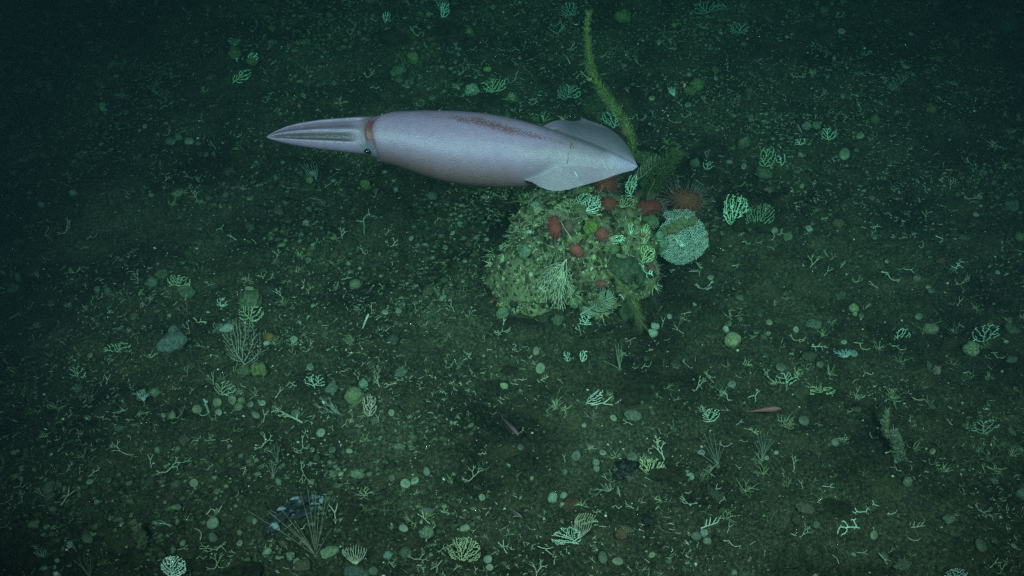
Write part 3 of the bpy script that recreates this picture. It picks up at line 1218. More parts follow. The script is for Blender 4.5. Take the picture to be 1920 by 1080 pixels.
def urchin(px, py, rx, ry, rot, label, color, spines, spine_px, seed, short=None, tilt=.35, ribs=18, lift=.75, group='reddish urchins on the boulder'):
    """rx, ry: half sizes seen, in pixels; rot: tilt of the long axis in the picture plane"""
    l_, n_, s_ = hit(px, py)
    rx, ry = rx * 1.12, ry * 1.12
    rng = random.Random(seed)
    A = U * math.cos(rot) + V * math.sin(rot)
    B = -U * math.sin(rot) + V * math.cos(rot)
    nlat, nlon = 22, ribs * 4
    th = np.linspace(0, math.pi, nlat)
    ph = np.arange(nlon) * 2 * math.pi / nlon
    TH_, PH = np.meshgrid(th, ph, indexing='ij')
    rib = 1 + .075 * np.cos(PH * ribs) * np.sin(TH_) ** .7
    x = np.sin(TH_) * np.cos(PH) * rib
    y = np.sin(TH_) * np.sin(PH) * rib
    z = np.cos(TH_)
    # pole leans towards up and viewer
    rz = (rx + ry) * .5 * .85
    pole = W * 1.0 + V * tilt
    pole /= np.linalg.norm(pole)
    Bp = B - pole * (B @ pole)
    Bp /= np.linalg.norm(Bp)
    Ap = np.cross(Bp, pole)
    D = (x.ravel()[:, None] * Ap * rx + y.ravel()[:, None] * Bp * ry + z.ravel()[:, None] * pole * rz) * s_
    c0 = np.array(color)
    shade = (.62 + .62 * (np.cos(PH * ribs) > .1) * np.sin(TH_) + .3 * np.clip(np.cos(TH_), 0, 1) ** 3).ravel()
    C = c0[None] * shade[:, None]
    idx = np.arange(nlat * nlon).reshape(nlat, nlon)
    nxt = np.roll(idx, -1, 1)
    fq = np.stack([idx[:-1].ravel(), nxt[:-1].ravel(), nxt[1:].ravel(), idx[1:].ravel()], 1)
    base = l_ + n_ * 0 + W * 0
    o = empty('urchin', base, label, 'urchin', group)
    off = (n_ * .4 + W * .6) * rz * s_ * lift
    obj('body', mesh_from('urchin_body', D + off, fq, C, True, M_URCHIN), o)
    mb = MB()
    for _ in range(int(spines * .55)):
        a_ = np.array([rng.gauss(0, 1) for _ in range(3)])
        a_ /= np.linalg.norm(a_)
        if a_ @ np.array([0, 0, 1]) < -.35:
            continue
        p_ = (a_[0] * Ap * rx + a_[1] * Bp * ry + a_[2] * pole * rz) * s_
        d_ = (a_[0] * Ap / rx + a_[1] * Bp / ry + a_[2] * pole / rz)
        d_ = d_ / np.linalg.norm(d_) + np.array([rng.gauss(0, .1) for _ in range(3)])
        d_ /= np.linalg.norm(d_)
        hairs(mb, [p_ + off], [d_], spine_px * s_ * rng.uniform(.45, 1.05), .42 * s_, np.array([0, 0, -.05]), rng, 3, 2)
    sp = obj('spines', mb.mesh('spines', M_BRISTLE), o, tuple(c0 * .5 + .19))
    sp['kind'] = 'stuff'
    if short:
        land(short, px, py)
    return o


# ================================================================== LANDMARK CREATURES
WHITE = (.66, .68, .62)
CREAM = (.56, .53, .40)
GREYC = (.30, .31, .29)
TAN = (.33, .29, .21)

# --- net fan at the right of the boulder
def net_fan():
    l_, n_, s_ = hit(1238, 470)
    T = np.array([0, .35, 1.0])
    T /= np.linalg.norm(T)
    sc = 1 / (T @ V)
    o = empty('net_coral', l_, 'round pale teal net coral fan standing against the boulder side', 'coral', None)
    land('the round net fan', 1275, 445)

    def net(inside, bounds, cell, dep, r, seed, center):
        rng = np.random.RandomState(seed)
        pts, idx = [], {}
        a_ = cell
        rows = int((bounds[3] - bounds[2]) / (a_ * 1.5)) + 2
        cols_ = int((bounds[1] - bounds[0]) / (a_ * math.sqrt(3))) + 2
        key = lambda x, y: (round(x / (a_ * .4)), round(y / (a_ * .4)))
        edges = set()

        def node(x, y):
            k = key(x, y)
            if k not in idx:
                idx[k] = len(pts)
                pts.append((x + rng.normal(0, a_ * .2), y + rng.normal(0, a_ * .2)))
            return idx[k]
        for r_ in range(rows):
            for c_ in range(cols_):
                hx_ = bounds[0] + (c_ + .5 * (r_ % 2)) * a_ * math.sqrt(3)
                hy_ = bounds[2] + r_ * a_ * 1.5
                if not inside(hx_, hy_):
                    continue
                cs = [(hx_ + a_ * math.sin(k * math.pi / 3), hy_ + a_ * math.cos(k * math.pi / 3)) for k in range(6)]
                ids = [node(*q) for q in cs]
                for k in range(6):
                    e_ = (ids[k], ids[(k + 1) % 6])
                    edges.add((min(e_), max(e_)))
        P2 = np.array(pts)
        z = dep(P2[:, 0], P2[:, 1])
        Nn = np.cross(U, T)
        P3 = ((P2[:, :1] - 1238) * U + (470 - P2[:, 1:]) * sc * T + (10 + z[:, None]) * Nn) * s_
        mb = MB()
        for i, j in edges:
            if i == j or rng.rand() < .08:
                continue
            v_, f_ = tube([P3[i], P3[j]], r * s_, 4)
            mb.add(v_, f_[:-2])
        return mb
    big = lambda x, y: ((x - 1276) / 49) ** 2 + ((y - 449) / 43) ** 2 < 1 + .04 * math.sin(5 * math.atan2(y - 449, x - 1276))
    mb = net(big, (1215, 1330, 400, 500), 1.75, lambda x, y: 10 - 16 * (((x - 1276) / 50) ** 2 + ((y - 449) / 46) ** 2), .50, 3, None)
    obj('net', mb.mesh('net', M_CORAL), o, (.45, .50, .47))
    fold = lambda x, y: ((x - 1267) / 27) ** 2 + ((y - 401) / 9) ** 2 < 1 + .25 * math.sin(x * .35)
    mb = net(fold, (1230, 1300, 380, 415), 1.8, lambda x, y: 2 + (y - 392) * .4 - 8 * ((x - 1264) / 30) ** 2, .42, 4, None)
    obj('folded_edge', mb.mesh('folded_edge', M_CORAL), o, (.46, .52, .48))
    # centre knob and the brown sponge growing over the fold
    lc = lambda x, y, z: ((x - 1238) * U + (470 - y) * sc * T + (12 + z) * np.cross(U, T)) * s_
    knob = MB()
    rng = random.Random(4)
    for k in range(16):
        q0 = lc(1270 + rng.uniform(-5, 5), 446 + rng.uniform(-5, 5), 11)
        q1 = lc(1270 + rng.uniform(-12, 12), 446 + rng.uniform(-10, 10), 15)
        v_, f_ = tube([q0, (q0 + q1) / 2 + rng.uniform(-1, 1) * s_, q1], [1.4 * s_, 1.1 * s_, .7 * s_], 5)
        knob.add(v_, f_)
    obj('knob', knob.mesh('knob', M_CORAL), o, (.40, .47, .40))
    sp = MB()
    for k in range(20):
        u = rng.random()
        x, y, r_ = 1242 + 50 * u + rng.uniform(-6, 6), 428 - 22 * u + rng.uniform(-6, 6), rng.uniform(3.5, 7)
        v_, f_ = blob(3, np.array([r_ * 1.1, r_ * .7, r_ * .9]) * s_, 40 + k, .5, 2.2, .2)
        sp.add(v_ + lc(x, y, 3 + 5 * math.sin(math.pi * u)), f_)
    b_ = tag(obj('sponge', sp.mesh('sponge', M_SPONGE), None, (.115, .11, .06), l_), 'brown lumpy sponge growing over the folded rim of the net fan', 'sponge')
    l2 = MB()
    for (x, y, z, r_) in ((1232, 440, 4, 12), (1238, 452, 5, 11), (1230, 460, 1, 13)):
        v_, f_ = blob(3, np.array([r_ * .8, r_ * .5, r_ * 1.1]) * s_, int(x * 3), .25, 2, .1)
        l2.add(v_ + lc(x, y, z), f_)
    tag(obj('sponge', l2.mesh('sponge', M_SPONGE), None, (.13, .19, .13), l_), 'smooth green sponge wedged between boulder and net fan', 'sponge')


net_fan()

# --- urchins
RB = (.27, .050, .042)
urchin(1133, 352, 21, 22, 0, 'largest round red brown urchin under the tail of the squid', RB, 420, 16, 1, 'the largest urchin')
urchin(1139, 386, 14, 14, 0, 'brown urchin half hidden below the largest round urchin', (.26, .06, .045), 260, 13, 2, None)
urchin(1208, 398, 28, 16, .12, 'dark red oval urchin leaning sideways beside the net fan', (.27, .045, .038), 420, 17, 3, 'the dark oval urchin')
urchin(1281, 385, 29, 22, -.25, 'orange brown urchin with long bristling spines behind the net fan', (.24, .066, .045), 420, 33, 4, 'the long-spined urchin')
urchin(1042, 430, 12.5, 21, .08, 'dark red upright oval urchin above the drooping gorgonian', (.27, .045, .038), 330, 17, 5, 'the upright oval urchin')
urchin(1067, 425, 9, 13, 0, 'dull grey brown urchin tucked behind the upright oval urchin', (.17, .085, .065), 160, 7, 6)
urchin(1127, 443, 12.5, 13, 0, 'round brown urchin in the middle of the boulder', (.26, .062, .05), 300, 9, 7, 'the round middle urchin')
urchin(1078, 471, 15, 11, -.7, 'small bald red brown urchin beside the pale green ball sponge', (.30, .065, .048), 160, 5, 8)
urchin(1199, 368, 10, 7, .1, 'small flat grey brown urchin behind the dark oval urchin', (.16, .085, .07), 110, 6, 9)
urchin(1205, 440, 5.5, 5, 0, 'tiny brown urchin on the cream lace coral', (.24, .10, .07), 60, 4, 10)
urchin(1220, 503, 7, 8, .4, 'dark spiny urchin in the shadow below the net fan', (.18, .06, .05), 110, 24, 11)
urchin(1173, 248, 9, 12, .3, 'red brown urchin half hidden between squid fin and bottlebrush', (.24, .08, .06), 140, 8, 12, None, group=None)
urchin(1125, 531, 11, 8, .2, 'shaggy dark red urchin above the grey feather on the boulder', (.19, .06, .045), 200, 13, 13)

# --- bottlebrushes
bottlebrush((1188, 312), [(1188, 312), (1187, 280), (1180, 245), (1160, 213), (1138, 184), (1116, 150), (1106, 122), (1103, 90), (1101, 55), (1104, 22)],
            'tall yellow green bottlebrush coral rising behind the tail of the squid', (.22, .24, .08), 12.5, 1400, 31, lean=.3, short='the tall bottlebrush')
bottlebrush((1208, 380), [(1208, 380), (1220, 352), (1236, 325), (1254, 302), (1274, 284)],
            'broad olive bottlebrush coral leaning over the urchins behind the boulder', (.125, .155, .055), 26, 520, 32, lean=.5, short='the broad bottlebrush', hair_r=.4)
bottlebrush((1136, 506), [(1136, 506), (1150, 520), (1166, 540), (1182, 562), (1194, 585), (1198, 606)],
            'drooping yellow olive bottlebrush coral hanging down the front of the boulder', (.15, .145, .055), 18, 460, 33, lean=.8, short='the drooping bottlebrush', taper=lambda u: .35 + 1.0 * u, sweep=1.1, lift=24)
bottlebrush((1663, 822), [(1663, 822), (1660, 805), (1660, 788), (1664, 768)], 'slim grey brown feathery column standing on the dark gravel', (.22, .22, .16), 9, 400, 34, name='soft_coral', short='the slim feathery column', hair_r=.9, cat='soft coral')
bottlebrush((1690, 865), [(1690, 865), (1686, 845), (1680, 825), (1676, 808)], 'stout grey brown feathery column beside the slim one', (.21, .21, .16), 13, 520, 35, name='soft_coral', short='the stout feathery column', hair_r=1.0, cat='soft coral')
bottlebrush((268, 1032), [(268, 1032), (266, 1015), (258, 998), (250, 978)], 'brown shaggy feathery column beside a grey twiggy fan', (.20, .175, .12), 12, 460, 36, name='soft_coral', short='the shaggy brown column', hair_r=.9, cat='soft coral')

# --- plumes
plume((1185, 345), [(1185, 345), (1205, 330), (1222, 315), (1240, 303)], 'tan banded feather plume at the tip of the squid tail', (.34, .31, .22), 27, 18, 41, short='the tan feather plume', lean=.5)
plume((1088, 590), [(1088, 590), (1105, 580), (1128, 566), (1150, 556)], 'grey green feather plume lying on the lower front of the boulder', (.22, .25, .20), 26, 20, 42, short='the grey feather plume', lean=.2)

# --- green lobe behind the plume, bulky sponges on the boulder
LUMP = {}


def lump_mesh(kind, k):
    key = (kind, k)
    if key in LUMP:
        return LUMP[key]
    mat_ = M_SEABED if kind == 'rock' else (M_STONE if kind == 'stone' else M_SPONGE)
    if kind == 'rock':
        v_, f_ = blob(4, (1, .9, .65), 600 + k, .42, 1.7, .16)
    elif kind == 'stone':
        v_, f_ = blob(3, (1, .9, .65), 200 + k, .34, 1.5, .10)
    elif kind == 'smooth':
        v_, f_ = blob(3, (1, 1, .9), 300 + k, .24, 1.4, .09)
    else:
        v_, f_ = blob(3, (1, 1, .8), 400 + k, .30, 1.9, .10)
    LUMP[key] = mesh_from(kind + '_lump', v_, f_, None, True, mat_)
    return LUMP[key]


def sponge(px, py, rx, ry, color, label, cat='sponge', kind='lumpy', k=0, rot=0, short=None, group=None, name='sponge', sink=.25):
    """rounded lump whose seen half sizes are rx, ry pixels"""
    l_, n_, s_ = hit(px, py + ry * .35)
    rz = max(ry, 2) * s_
    color = np.array(color) * .62
    color = tuple(color * .78 + color.mean() * .22)
    o = obj(name, lump_mesh(kind, k), None, color, l_ + np.array([0, 0, rz * (1 - sink) * .6]), (0, 0, rot), (rx * s_, (rx + ry) * .5 * s_, rz))
    tag(o, label, cat, group)
    if short:
        land(short, px, py)
    return o


G1 = (.16, .19, .085)
for a_ in [
    (1215, 300, 27, 15, (.15, .20, .075), 'green rounded sponge lobe behind the tan feather plume', 'smooth', 1, 'the green sponge lobe'),
    (1108, 425, 15, 17, (.24, .34, .03), 'bright lime green sponge patch on the middle of the boulder', 'lumpy', 2, 'the lime green patch'),
    (1093, 466, 10, 9, (.27, .36, .19), 'pale green ball sponge touching the small bald urchin', 'smooth', 3, None),
    (1172, 466, 8.5, 10, (.36, .42, .17), 'bright yellow green ball sponge on the boulder', 'smooth', 4, 'the yellow green ball'),
    (1150, 465, 12, 11, (.19, .25, .10), 'dull green ball sponge beside the bright yellow green ball', 'smooth', 5, None),
    (1165, 502, 30, 25, (.09, .115, .06), 'large dark green rounded sponge on the boulder front', 'lumpy', 0, 'the large dark green sponge'),
    (1176, 536, 8, 8, (.30, .36, .10), 'small yellow sponge under the large dark green sponge', 'lumpy', 1, None),
    (1197, 520, 11, 14, (.13, .18, .09), 'green knob sponge in front of the dark spiny urchin', 'smooth', 2, None),
    (1222, 415, 14, 12, (.15, .20, .09), 'olive sponge lump under the dark oval urchin', 'smooth', 3, None),
    (1075, 566, 10, 12, (.24, .33, .17), 'pale green pointed sponge at the tip of the drooping gorgonian', 'lumpy', 3, None),
    (1046, 600, 13, 9, (.13, .16, .09), 'dull green sponge at the lower rim of the boulder', 'lumpy', 4, None),
    (943, 588, 7, 16, (.24, .30, .16), 'pale olive finger sponge at the foot of the boulder', 'smooth', 2, 'the olive finger sponge'),
    (924, 563, 5, 4.5, (.38, .02, .02), 'tiny bright red sponge low on the boulder edge', 'lumpy', 1, 'the tiny red sponge'),
    (935, 571, 5, 5, (.33, .33, .02), 'tiny bright yellow sponge beside the tiny red one', 'lumpy', 2, None),
    (957, 573, 7, 4, (.32, .38, .33), 'grey pebble like sponge on the boulder foot', 'smooth', 4, None),
    (985, 470, 14, 16, (.24, .33, .21), 'pale mossy sponge cushion low on the mottled boulder face', 'lumpy', 5, None),
    (962, 412, 9, 6, (.28, .30, .08), 'yellow olive sponge cushion on the upper boulder edge', 'lumpy', 0, None),
    (1002, 385, 8, 10, (.30, .38, .27), 'pale knobbly sponge on the top of the boulder', 'lumpy', 1, None),
    (1208, 345, 12, 13, (.13, .19, .11), 'soft green tube sponge under the tan feather plume', 'smooth', 1, None),
    (1180, 580, 20, 26, (.10, .115, .06), 'olive brown fuzzy sponge behind the drooping bottlebrush', 'lumpy', 2, None),
    # sponges away from the boulder
    (1371, 638, 16, 15, (.37, .36, .17), 'smooth yellow ball sponge with a white drop on top', 'smooth', 1, 'the smooth yellow ball'),
    (1360, 617, 4.5, 8, (.55, .58, .48), 'white drop shaped sponge standing behind the smooth yellow ball', 'smooth', 2, None),
    (1600, 578, 9, 9, (.38, .38, .18), 'yellow two lobed sponge on dark gravel', 'smooth', 3, 'the yellow two lobed sponge'),
    (1602, 588, 5.5, 6, (.40, .40, .20), 'small yellow knob pressed against the two lobed sponge', 'smooth', 4, None),
    (1820, 654, 15, 14, (.30, .32, .17), 'dull yellow scalloped sponge near the dark edge', 'lumpy', 4, 'the scalloped sponge'),
    (1745, 615, 13, 8, (.26, .25, .15), 'flat tan sponge with a thin stalk behind', 'smooth', 0, 'the flat tan sponge'),
    (945, 723, 7, 7, (.50, .50, .26), 'small bright yellow ball sponge beside cream coral bits', 'smooth', 5, 'the small yellow ball'),
    (1228, 612, 8, 8, (.44, .50, .40), 'pale kidney shaped sponge, its upper lobe', 'smooth', 0, 'the pale kidney sponge'),
    (1224, 624, 9, 8, (.44, .49, .38), 'pale rounded sponge lobe under the kidney sponge', 'smooth', 1, None),
    (665, 741, 18, 16, (.24, .25, .12), 'large olive dome sponge beside a pink bush coral', 'smooth', 2, 'the olive dome sponge'),
    (682, 719, 9, 9.5, (.28, .34, .26), 'pale disc sponge leaning on the olive dome', 'smooth', 3, None),
    (487, 692, 14, 15, (.22, .23, .07), 'yellow olive sponge at the foot of the grey sea fan', 'lumpy', 3, 'the yellow olive sponge'),
    (459, 696, 13, 12, (.16, .16, .085), 'brown sponge holding the stalk of the grey sea fan', 'lumpy', 4, None),
    (437, 748, 8, 12, (.33, .32, .21), 'tan knobbly finger sponge, its standing lobe', 'lumpy', 5, 'the tan finger sponge'),
    (449, 762, 8, 8, (.31, .31, .20), 'tan side lobe at the foot of the finger sponge', 'lumpy', 2, None),
    (453, 752, 5, 9, (.32, .31, .20), 'narrow tan lobe standing between tan finger lobes', 'smooth', 2, None),
    (291, 735, 10, 9, (.24, .30, .20), 'round grey green sponge beside a small grey bush', 'smooth', 4, 'the round grey green sponge'),
    (1036, 933, 10, 9, (.36, .42, .32), 'pale round sponge beside red brown crust', 'smooth', 0, 'the pale round sponge'),
    (1056, 929, 7, 7, (.33, .37, .23), 'upper lobe of the tan hourglass sponge on red crust', 'smooth', 1, None),
    (1055, 947, 5, 8, (.36, .40, .25), 'lower lobe of the tan hourglass sponge on red crust', 'smooth', 2, None),
    (1072, 945, 17, 9, (.13, .045, .035), 'dark red crust sponge spreading behind the striped gorgonian', 'lumpy', 3, 'the dark red crust'),
    (1164, 1000, 12, 10, (.20, .085, .055), 'rusty brown sponge beside the cream antler coral', 'lumpy', 4, None),
    (1117, 866, 6, 9, (.30, .33, .20), 'tan bowling pin sponge, its upper part', 'smooth', 3, 'the bowling pin sponge'),
    (1118, 878, 7.5, 6, (.30, .33, .20), 'round foot lobe of the bowling pin sponge', 'smooth', 4, None),
    (1146, 746, 5, 9, (.22, .24, .14), 'dull olive stalked sponge behind the white feathery coral', 'smooth', 5, None),
    (1290, 889, 12, 8, (.30, .37, .28), 'pale grey flat sponge with coral bits at its foot', 'lumpy', 0, 'the pale flat sponge'),
    (1320, 999, 7, 8, (.36, .40, .36), 'pale blue grey ball sponge above a tan ball', 'smooth', 1, 'the blue grey ball'),
    (1325, 1014, 8, 7, (.30, .30, .20), 'tan ball sponge below the blue grey ball', 'smooth', 2, None),
    (1305, 1004, 9, 9, (.18, .20, .15), 'dull dark ball sponge beside two paler balls', 'smooth', 3, None),
    (545, 1042, 8, 9, (.32, .36, .24), 'pale coiled sponge lump near the stiff whips', 'lumpy', 4, 'the pale coiled sponge'),
    (556, 1052, 7, 6, (.32, .36, .24), 'small pale lobe under the coiled sponge', 'lumpy', 5, None),
    (617, 1035, 17, 7, (.29, .32, .20), 'pale bent finger sponge in front of the stiff whips', 'smooth', 3, None),
    (523, 903, 6, 9, (.30, .32, .22), 'pale finger sponge with a lumpy foot', 'lumpy', 1, None),
    (670, 1074, 24, 11, (.11, .13, .115), 'dull grey dome sponge at the bottom in front of white gorgonian', 'smooth', 5, None),
    (760, 1035, 11, 13, (.14, .16, .11), 'dull olive lump beside small pale sponges', 'lumpy', 0, None),
    (728, 1040, 8, 9, (.30, .38, .32), 'pale green knobby sponge beside a dull olive lump', 'lumpy', 2, None),
    (800, 997, 13, 12, (.23, .25, .17), 'olive sponge under a white forked coral', 'lumpy', 1, None),
    (670, 888, 13, 8, (.24, .27, .17), 'tan flattened sponge on bottom gravel', 'lumpy', 2, 'the tan flattened sponge'),
    (325, 640, 27, 15, (.17, .20, .19), 'pale grey cloudy soft mound alone on dark gravel', 'smooth', 3, 'the pale grey mound'),
    (328, 621, 11, 17, (.155, .185, .175), 'pale grey peaked lobe standing behind the cloudy mound', 'smooth', 4, None),
    (310, 648, 14, 9, (.15, .175, .16), 'pale grey low lobe in front of the cloudy mound', 'smooth', 5, None),
    (95, 915, 13, 12, (.20, .19, .14), 'brown two lobed soft coral head on a thick stalk', 'lumpy', 1, 'the brown two lobed head'),
    (110, 908, 8, 9, (.20, .19, .14), 'smaller brown lobe beside the two lobed head', 'lumpy', 2, None),
    (98, 934, 8, 16, (.17, .16, .115), 'thick brown stalk under the two lobed head', 'smooth', 0, None),
    (775, 110, 10, 14, (.19, .23, .06), 'green pear shaped sponge on the far gravel', 'smooth', 1, 'the green pear sponge'),
    (748, 132, 16, 10, (.15, .19, .12), 'grey green flat sponge beside the green pear', 'lumpy', 2, None),
    (875, 60, 11, 14, (.16, .22, .09), 'olive green lump on the end of the far ridge', 'lumpy', 3, 'the olive ridge lump'),
    (914, 130, 9, 6, (.32, .38, .10), 'bright yellow green two lobed ball behind pale coral', 'smooth', 4, 'the far yellow green ball'),
    (885, 168, 14, 13, (.30, .40, .29), 'pale green cushion sponge crossed by a white coral twig', 'lumpy', 5, 'the pale green cushion'),
    (572, 79, 11, 6, (.16, .19, .04), 'olive flat leaf like sponge alone on far dark gravel', 'smooth', 0, 'the olive leaf sponge'),
    (441, 100, 12, 14, (.17, .22, .06), 'green wedge sponge carrying white coral on far gravel', 'lumpy', 1, 'the far green wedge'),
    (473, 115, 11, 10, (.16, .21, .055), 'green side lobe beside the far green wedge', 'lumpy', 2, None),
    (1263, 47, 5, 5, (.30, .36, .07), 'small yellow green ball on far gravel', 'smooth', 3, 'the far small yellow ball'),
    (1307, 160, 14, 12, (.18, .24, .065), 'green mossy ball sponge on far gravel', 'lumpy', 4, 'the green mossy ball'),
    (1293, 170, 9, 12, (.15, .20, .07), 'green upright lobe beside the green mossy ball', 'lumpy', 5, None),
    (1166, 30, 16, 14, (.17, .23, .05), 'yellow green ragged sponge by the tip of the tall bottlebrush', 'lumpy', 0, 'the ragged yellow sponge'),
    (1545, 20, 10, 9, (.15, .19, .06), 'dull green lump high on the dark far slope', 'lumpy', 1, 'the far dull green lump'),
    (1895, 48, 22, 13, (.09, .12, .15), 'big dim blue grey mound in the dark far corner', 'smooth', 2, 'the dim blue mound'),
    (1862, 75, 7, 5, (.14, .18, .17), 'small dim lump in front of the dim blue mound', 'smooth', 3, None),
    (1512, 236, 9, 8, (.22, .26, .20), 'pale grey lobed sponge beside an olive one', 'lumpy', 4, 'the grey lobed sponge'),
    (1530, 236, 8, 9, (.20, .25, .12), 'olive lobed sponge beside a cream coral', 'smooth', 5, None),
    (1640, 226, 6, 12, (.15, .19, .09), 'tall dim green sponge on the far slope', 'smooth', 0, None),
    (1566, 252, 5, 6, (.24, .27, .12), 'small yellowish oval sponge near a notched shell', 'smooth', 1, None),
    (1746, 205, 9, 10, (.20, .20, .06), 'small orange olive sponge tuft on the dim slope', 'lumpy', 2, 'the orange olive tuft'),
    (1675, 163, 11, 11, (.16, .19, .12), 'knobbly pale clump under curly coral on the far slope', 'lumpy', 3, None),
    (1302, 306, 8, 12, (.16, .21, .11), 'green slanting slab sponge beside pale coral sticks', 'smooth', 3, 'the slanting slab sponge'),
    (1393, 268, 7, 16, (.14, .17, .09), 'olive upright finger sponge with pale tip', 'lumpy', 4, None),
    (1430, 325, 17, 10, (.14, .19, .10), 'soft green cushion under a cream coral tuft', 'lumpy', 5, 'the soft green cushion'),
    (1570, 418, 11, 11, (.14, .14, .055), 'brown olive disc sponge on bare dark gravel', 'lumpy', 0, 'the brown olive disc'),
    (1451, 432, 8, 5, (.27, .34, .24), 'pale green cap sponge near the dull bush coral', 'smooth', 1, 'the pale green cap'),
    (1477, 443, 10, 9, (.17, .22, .11), 'green sponge with a side lobe beside forked coral', 'lumpy', 2, None),
    (1410, 425, 18, 9, (.11, .13, .06), 'brown foot sponge under the dull bush coral', 'lumpy', 3, None),
    (1912, 444, 11, 9, (.24, .24, .12), 'yellowish lobed sponge at the dim edge', 'lumpy', 4, 'the yellowish edge sponge'),
    (1895, 385, 12, 12, (.15, .18, .11), 'dull green heap sponge near the dim edge', 'lumpy', 5, None),
    (1718, 522, 7, 7, (.22, .24, .14), 'round tan sponge beside a cream coral stick', 'smooth', 0, None),
    (1915, 925, 10, 13, (.22, .26, .19), 'pale upright sponge cut by the picture edge', 'smooth', 1, 'the pale edge sponge'),
    (1700, 902, 9, 10, (.24, .25, .16), 'tan pear sponge on dark bottom gravel', 'smooth', 2, 'the tan pear sponge'),
    (1778, 973, 11, 8, (.22, .24, .16), 'tan flat sponge under a white coral hook', 'smooth', 3, 'the tan flat sponge'),
    (666, 532, 12, 7, (.20, .24, .13), 'pale olive leaning sponge below the thin branched whip', 'smooth', 2, 'the pale leaning sponge'),
    (686, 347, 7, 14, (.22, .25, .05), 'olive grooved leaf sponge under the squid', 'lumpy', 1, 'the grooved leaf sponge'),
    (743, 356, 5, 5, (.34, .42, .36), 'pale round sponge dot under the squid', 'smooth', 2, None),
    (582, 338, 6, 9, (.26, .36, .19), 'pale yellow green stub under a spray of fine whips', 'smooth', 3, None),
    (288, 530, 10, 11, (.20, .24, .15), 'green grey round sponge in a clump of coral', 'smooth', 3, 'the green grey sponge'),
    (275, 532, 4, 5, (.20, .25, .17), 'small round knob beside the green grey sponge', 'smooth', 4, None),
    (303, 513, 12, 10, (.14, .15, .08), 'brown sponge heap behind the green grey sponge', 'lumpy', 5, None),
    (350, 545, 20, 9, (.16, .19, .12), 'long low sponge bank in the coral clump', 'lumpy', 0, None),
    (184, 545, 5, 7, (.24, .29, .22), 'pale oval stub beside a second stub and white coral', 'smooth', 1, 'the pale oval stub'),
    (204, 546, 7, 8, (.18, .23, .17), 'dim rounded stub beside white coral', 'smooth', 2, None),
    (36, 520, 5, 11, (.18, .26, .16), 'green slanting finger sponge in the dim left part', 'smooth', 3, 'the slanting finger sponge'),
    (25, 540, 13, 7, (.14, .18, .10), 'low olive lump under the slanting finger sponge', 'lumpy', 4, None),
    (468, 542, 8, 6, (.34, .40, .24), 'pale yellow knob on the top of the mid left mound', 'smooth', 5, 'the pale mound knob'),
    (470, 562, 26, 16, (.15, .17, .09), 'brown mossy hump carrying tufts of cream coral', 'lumpy', 1, 'the brown mossy hump'),
    (78, 384, 6, 8, (.26, .33, .26), 'pale grey upright stub in the dim left gravel', 'lumpy', 2, 'the grey upright stub'),
    (138, 362, 5, 9, (.30, .38, .30), 'pale pointed sponge leaning in the dim left gravel', 'smooth', 3, None),
    (284, 366, 6, 5, (.26, .31, .20), 'small tan ball in dim left gravel', 'smooth', 4, None),
    (334, 362, 12, 6, (.22, .25, .14), 'tan crusty oblong sponge in dim left gravel', 'lumpy', 5, 'the crusty oblong sponge'),
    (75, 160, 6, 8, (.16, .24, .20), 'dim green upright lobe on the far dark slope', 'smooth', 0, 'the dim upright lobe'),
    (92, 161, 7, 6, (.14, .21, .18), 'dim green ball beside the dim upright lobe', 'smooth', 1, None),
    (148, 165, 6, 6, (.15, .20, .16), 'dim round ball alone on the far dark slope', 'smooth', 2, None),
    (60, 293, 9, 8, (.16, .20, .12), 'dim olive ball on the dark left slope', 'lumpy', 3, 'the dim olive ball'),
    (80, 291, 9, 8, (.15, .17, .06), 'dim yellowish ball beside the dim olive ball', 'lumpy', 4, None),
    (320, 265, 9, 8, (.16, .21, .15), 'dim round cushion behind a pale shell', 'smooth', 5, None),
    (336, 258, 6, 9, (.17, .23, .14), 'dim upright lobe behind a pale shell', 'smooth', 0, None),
    (1088, 950, 0, 0, None, None, None, None, None),
]:
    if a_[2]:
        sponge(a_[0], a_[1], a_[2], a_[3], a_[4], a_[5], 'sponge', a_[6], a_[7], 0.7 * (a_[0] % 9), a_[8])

# --- sea fans
fan_coral('sea_fan', (458, 688), lambda x, y: ellip(2, 50, 38, 46)(x, y) and y > 4 and y > abs(x) * .9 - 14, 'tall grey sea fan with fine branches on brown sponge', 'sea fan',
          (.25, .225, .195), 11, 420, 2.3, 3.0, 22, .62, .24, 2.2, split=14, first=(0, 1), short='the tall grey sea fan')


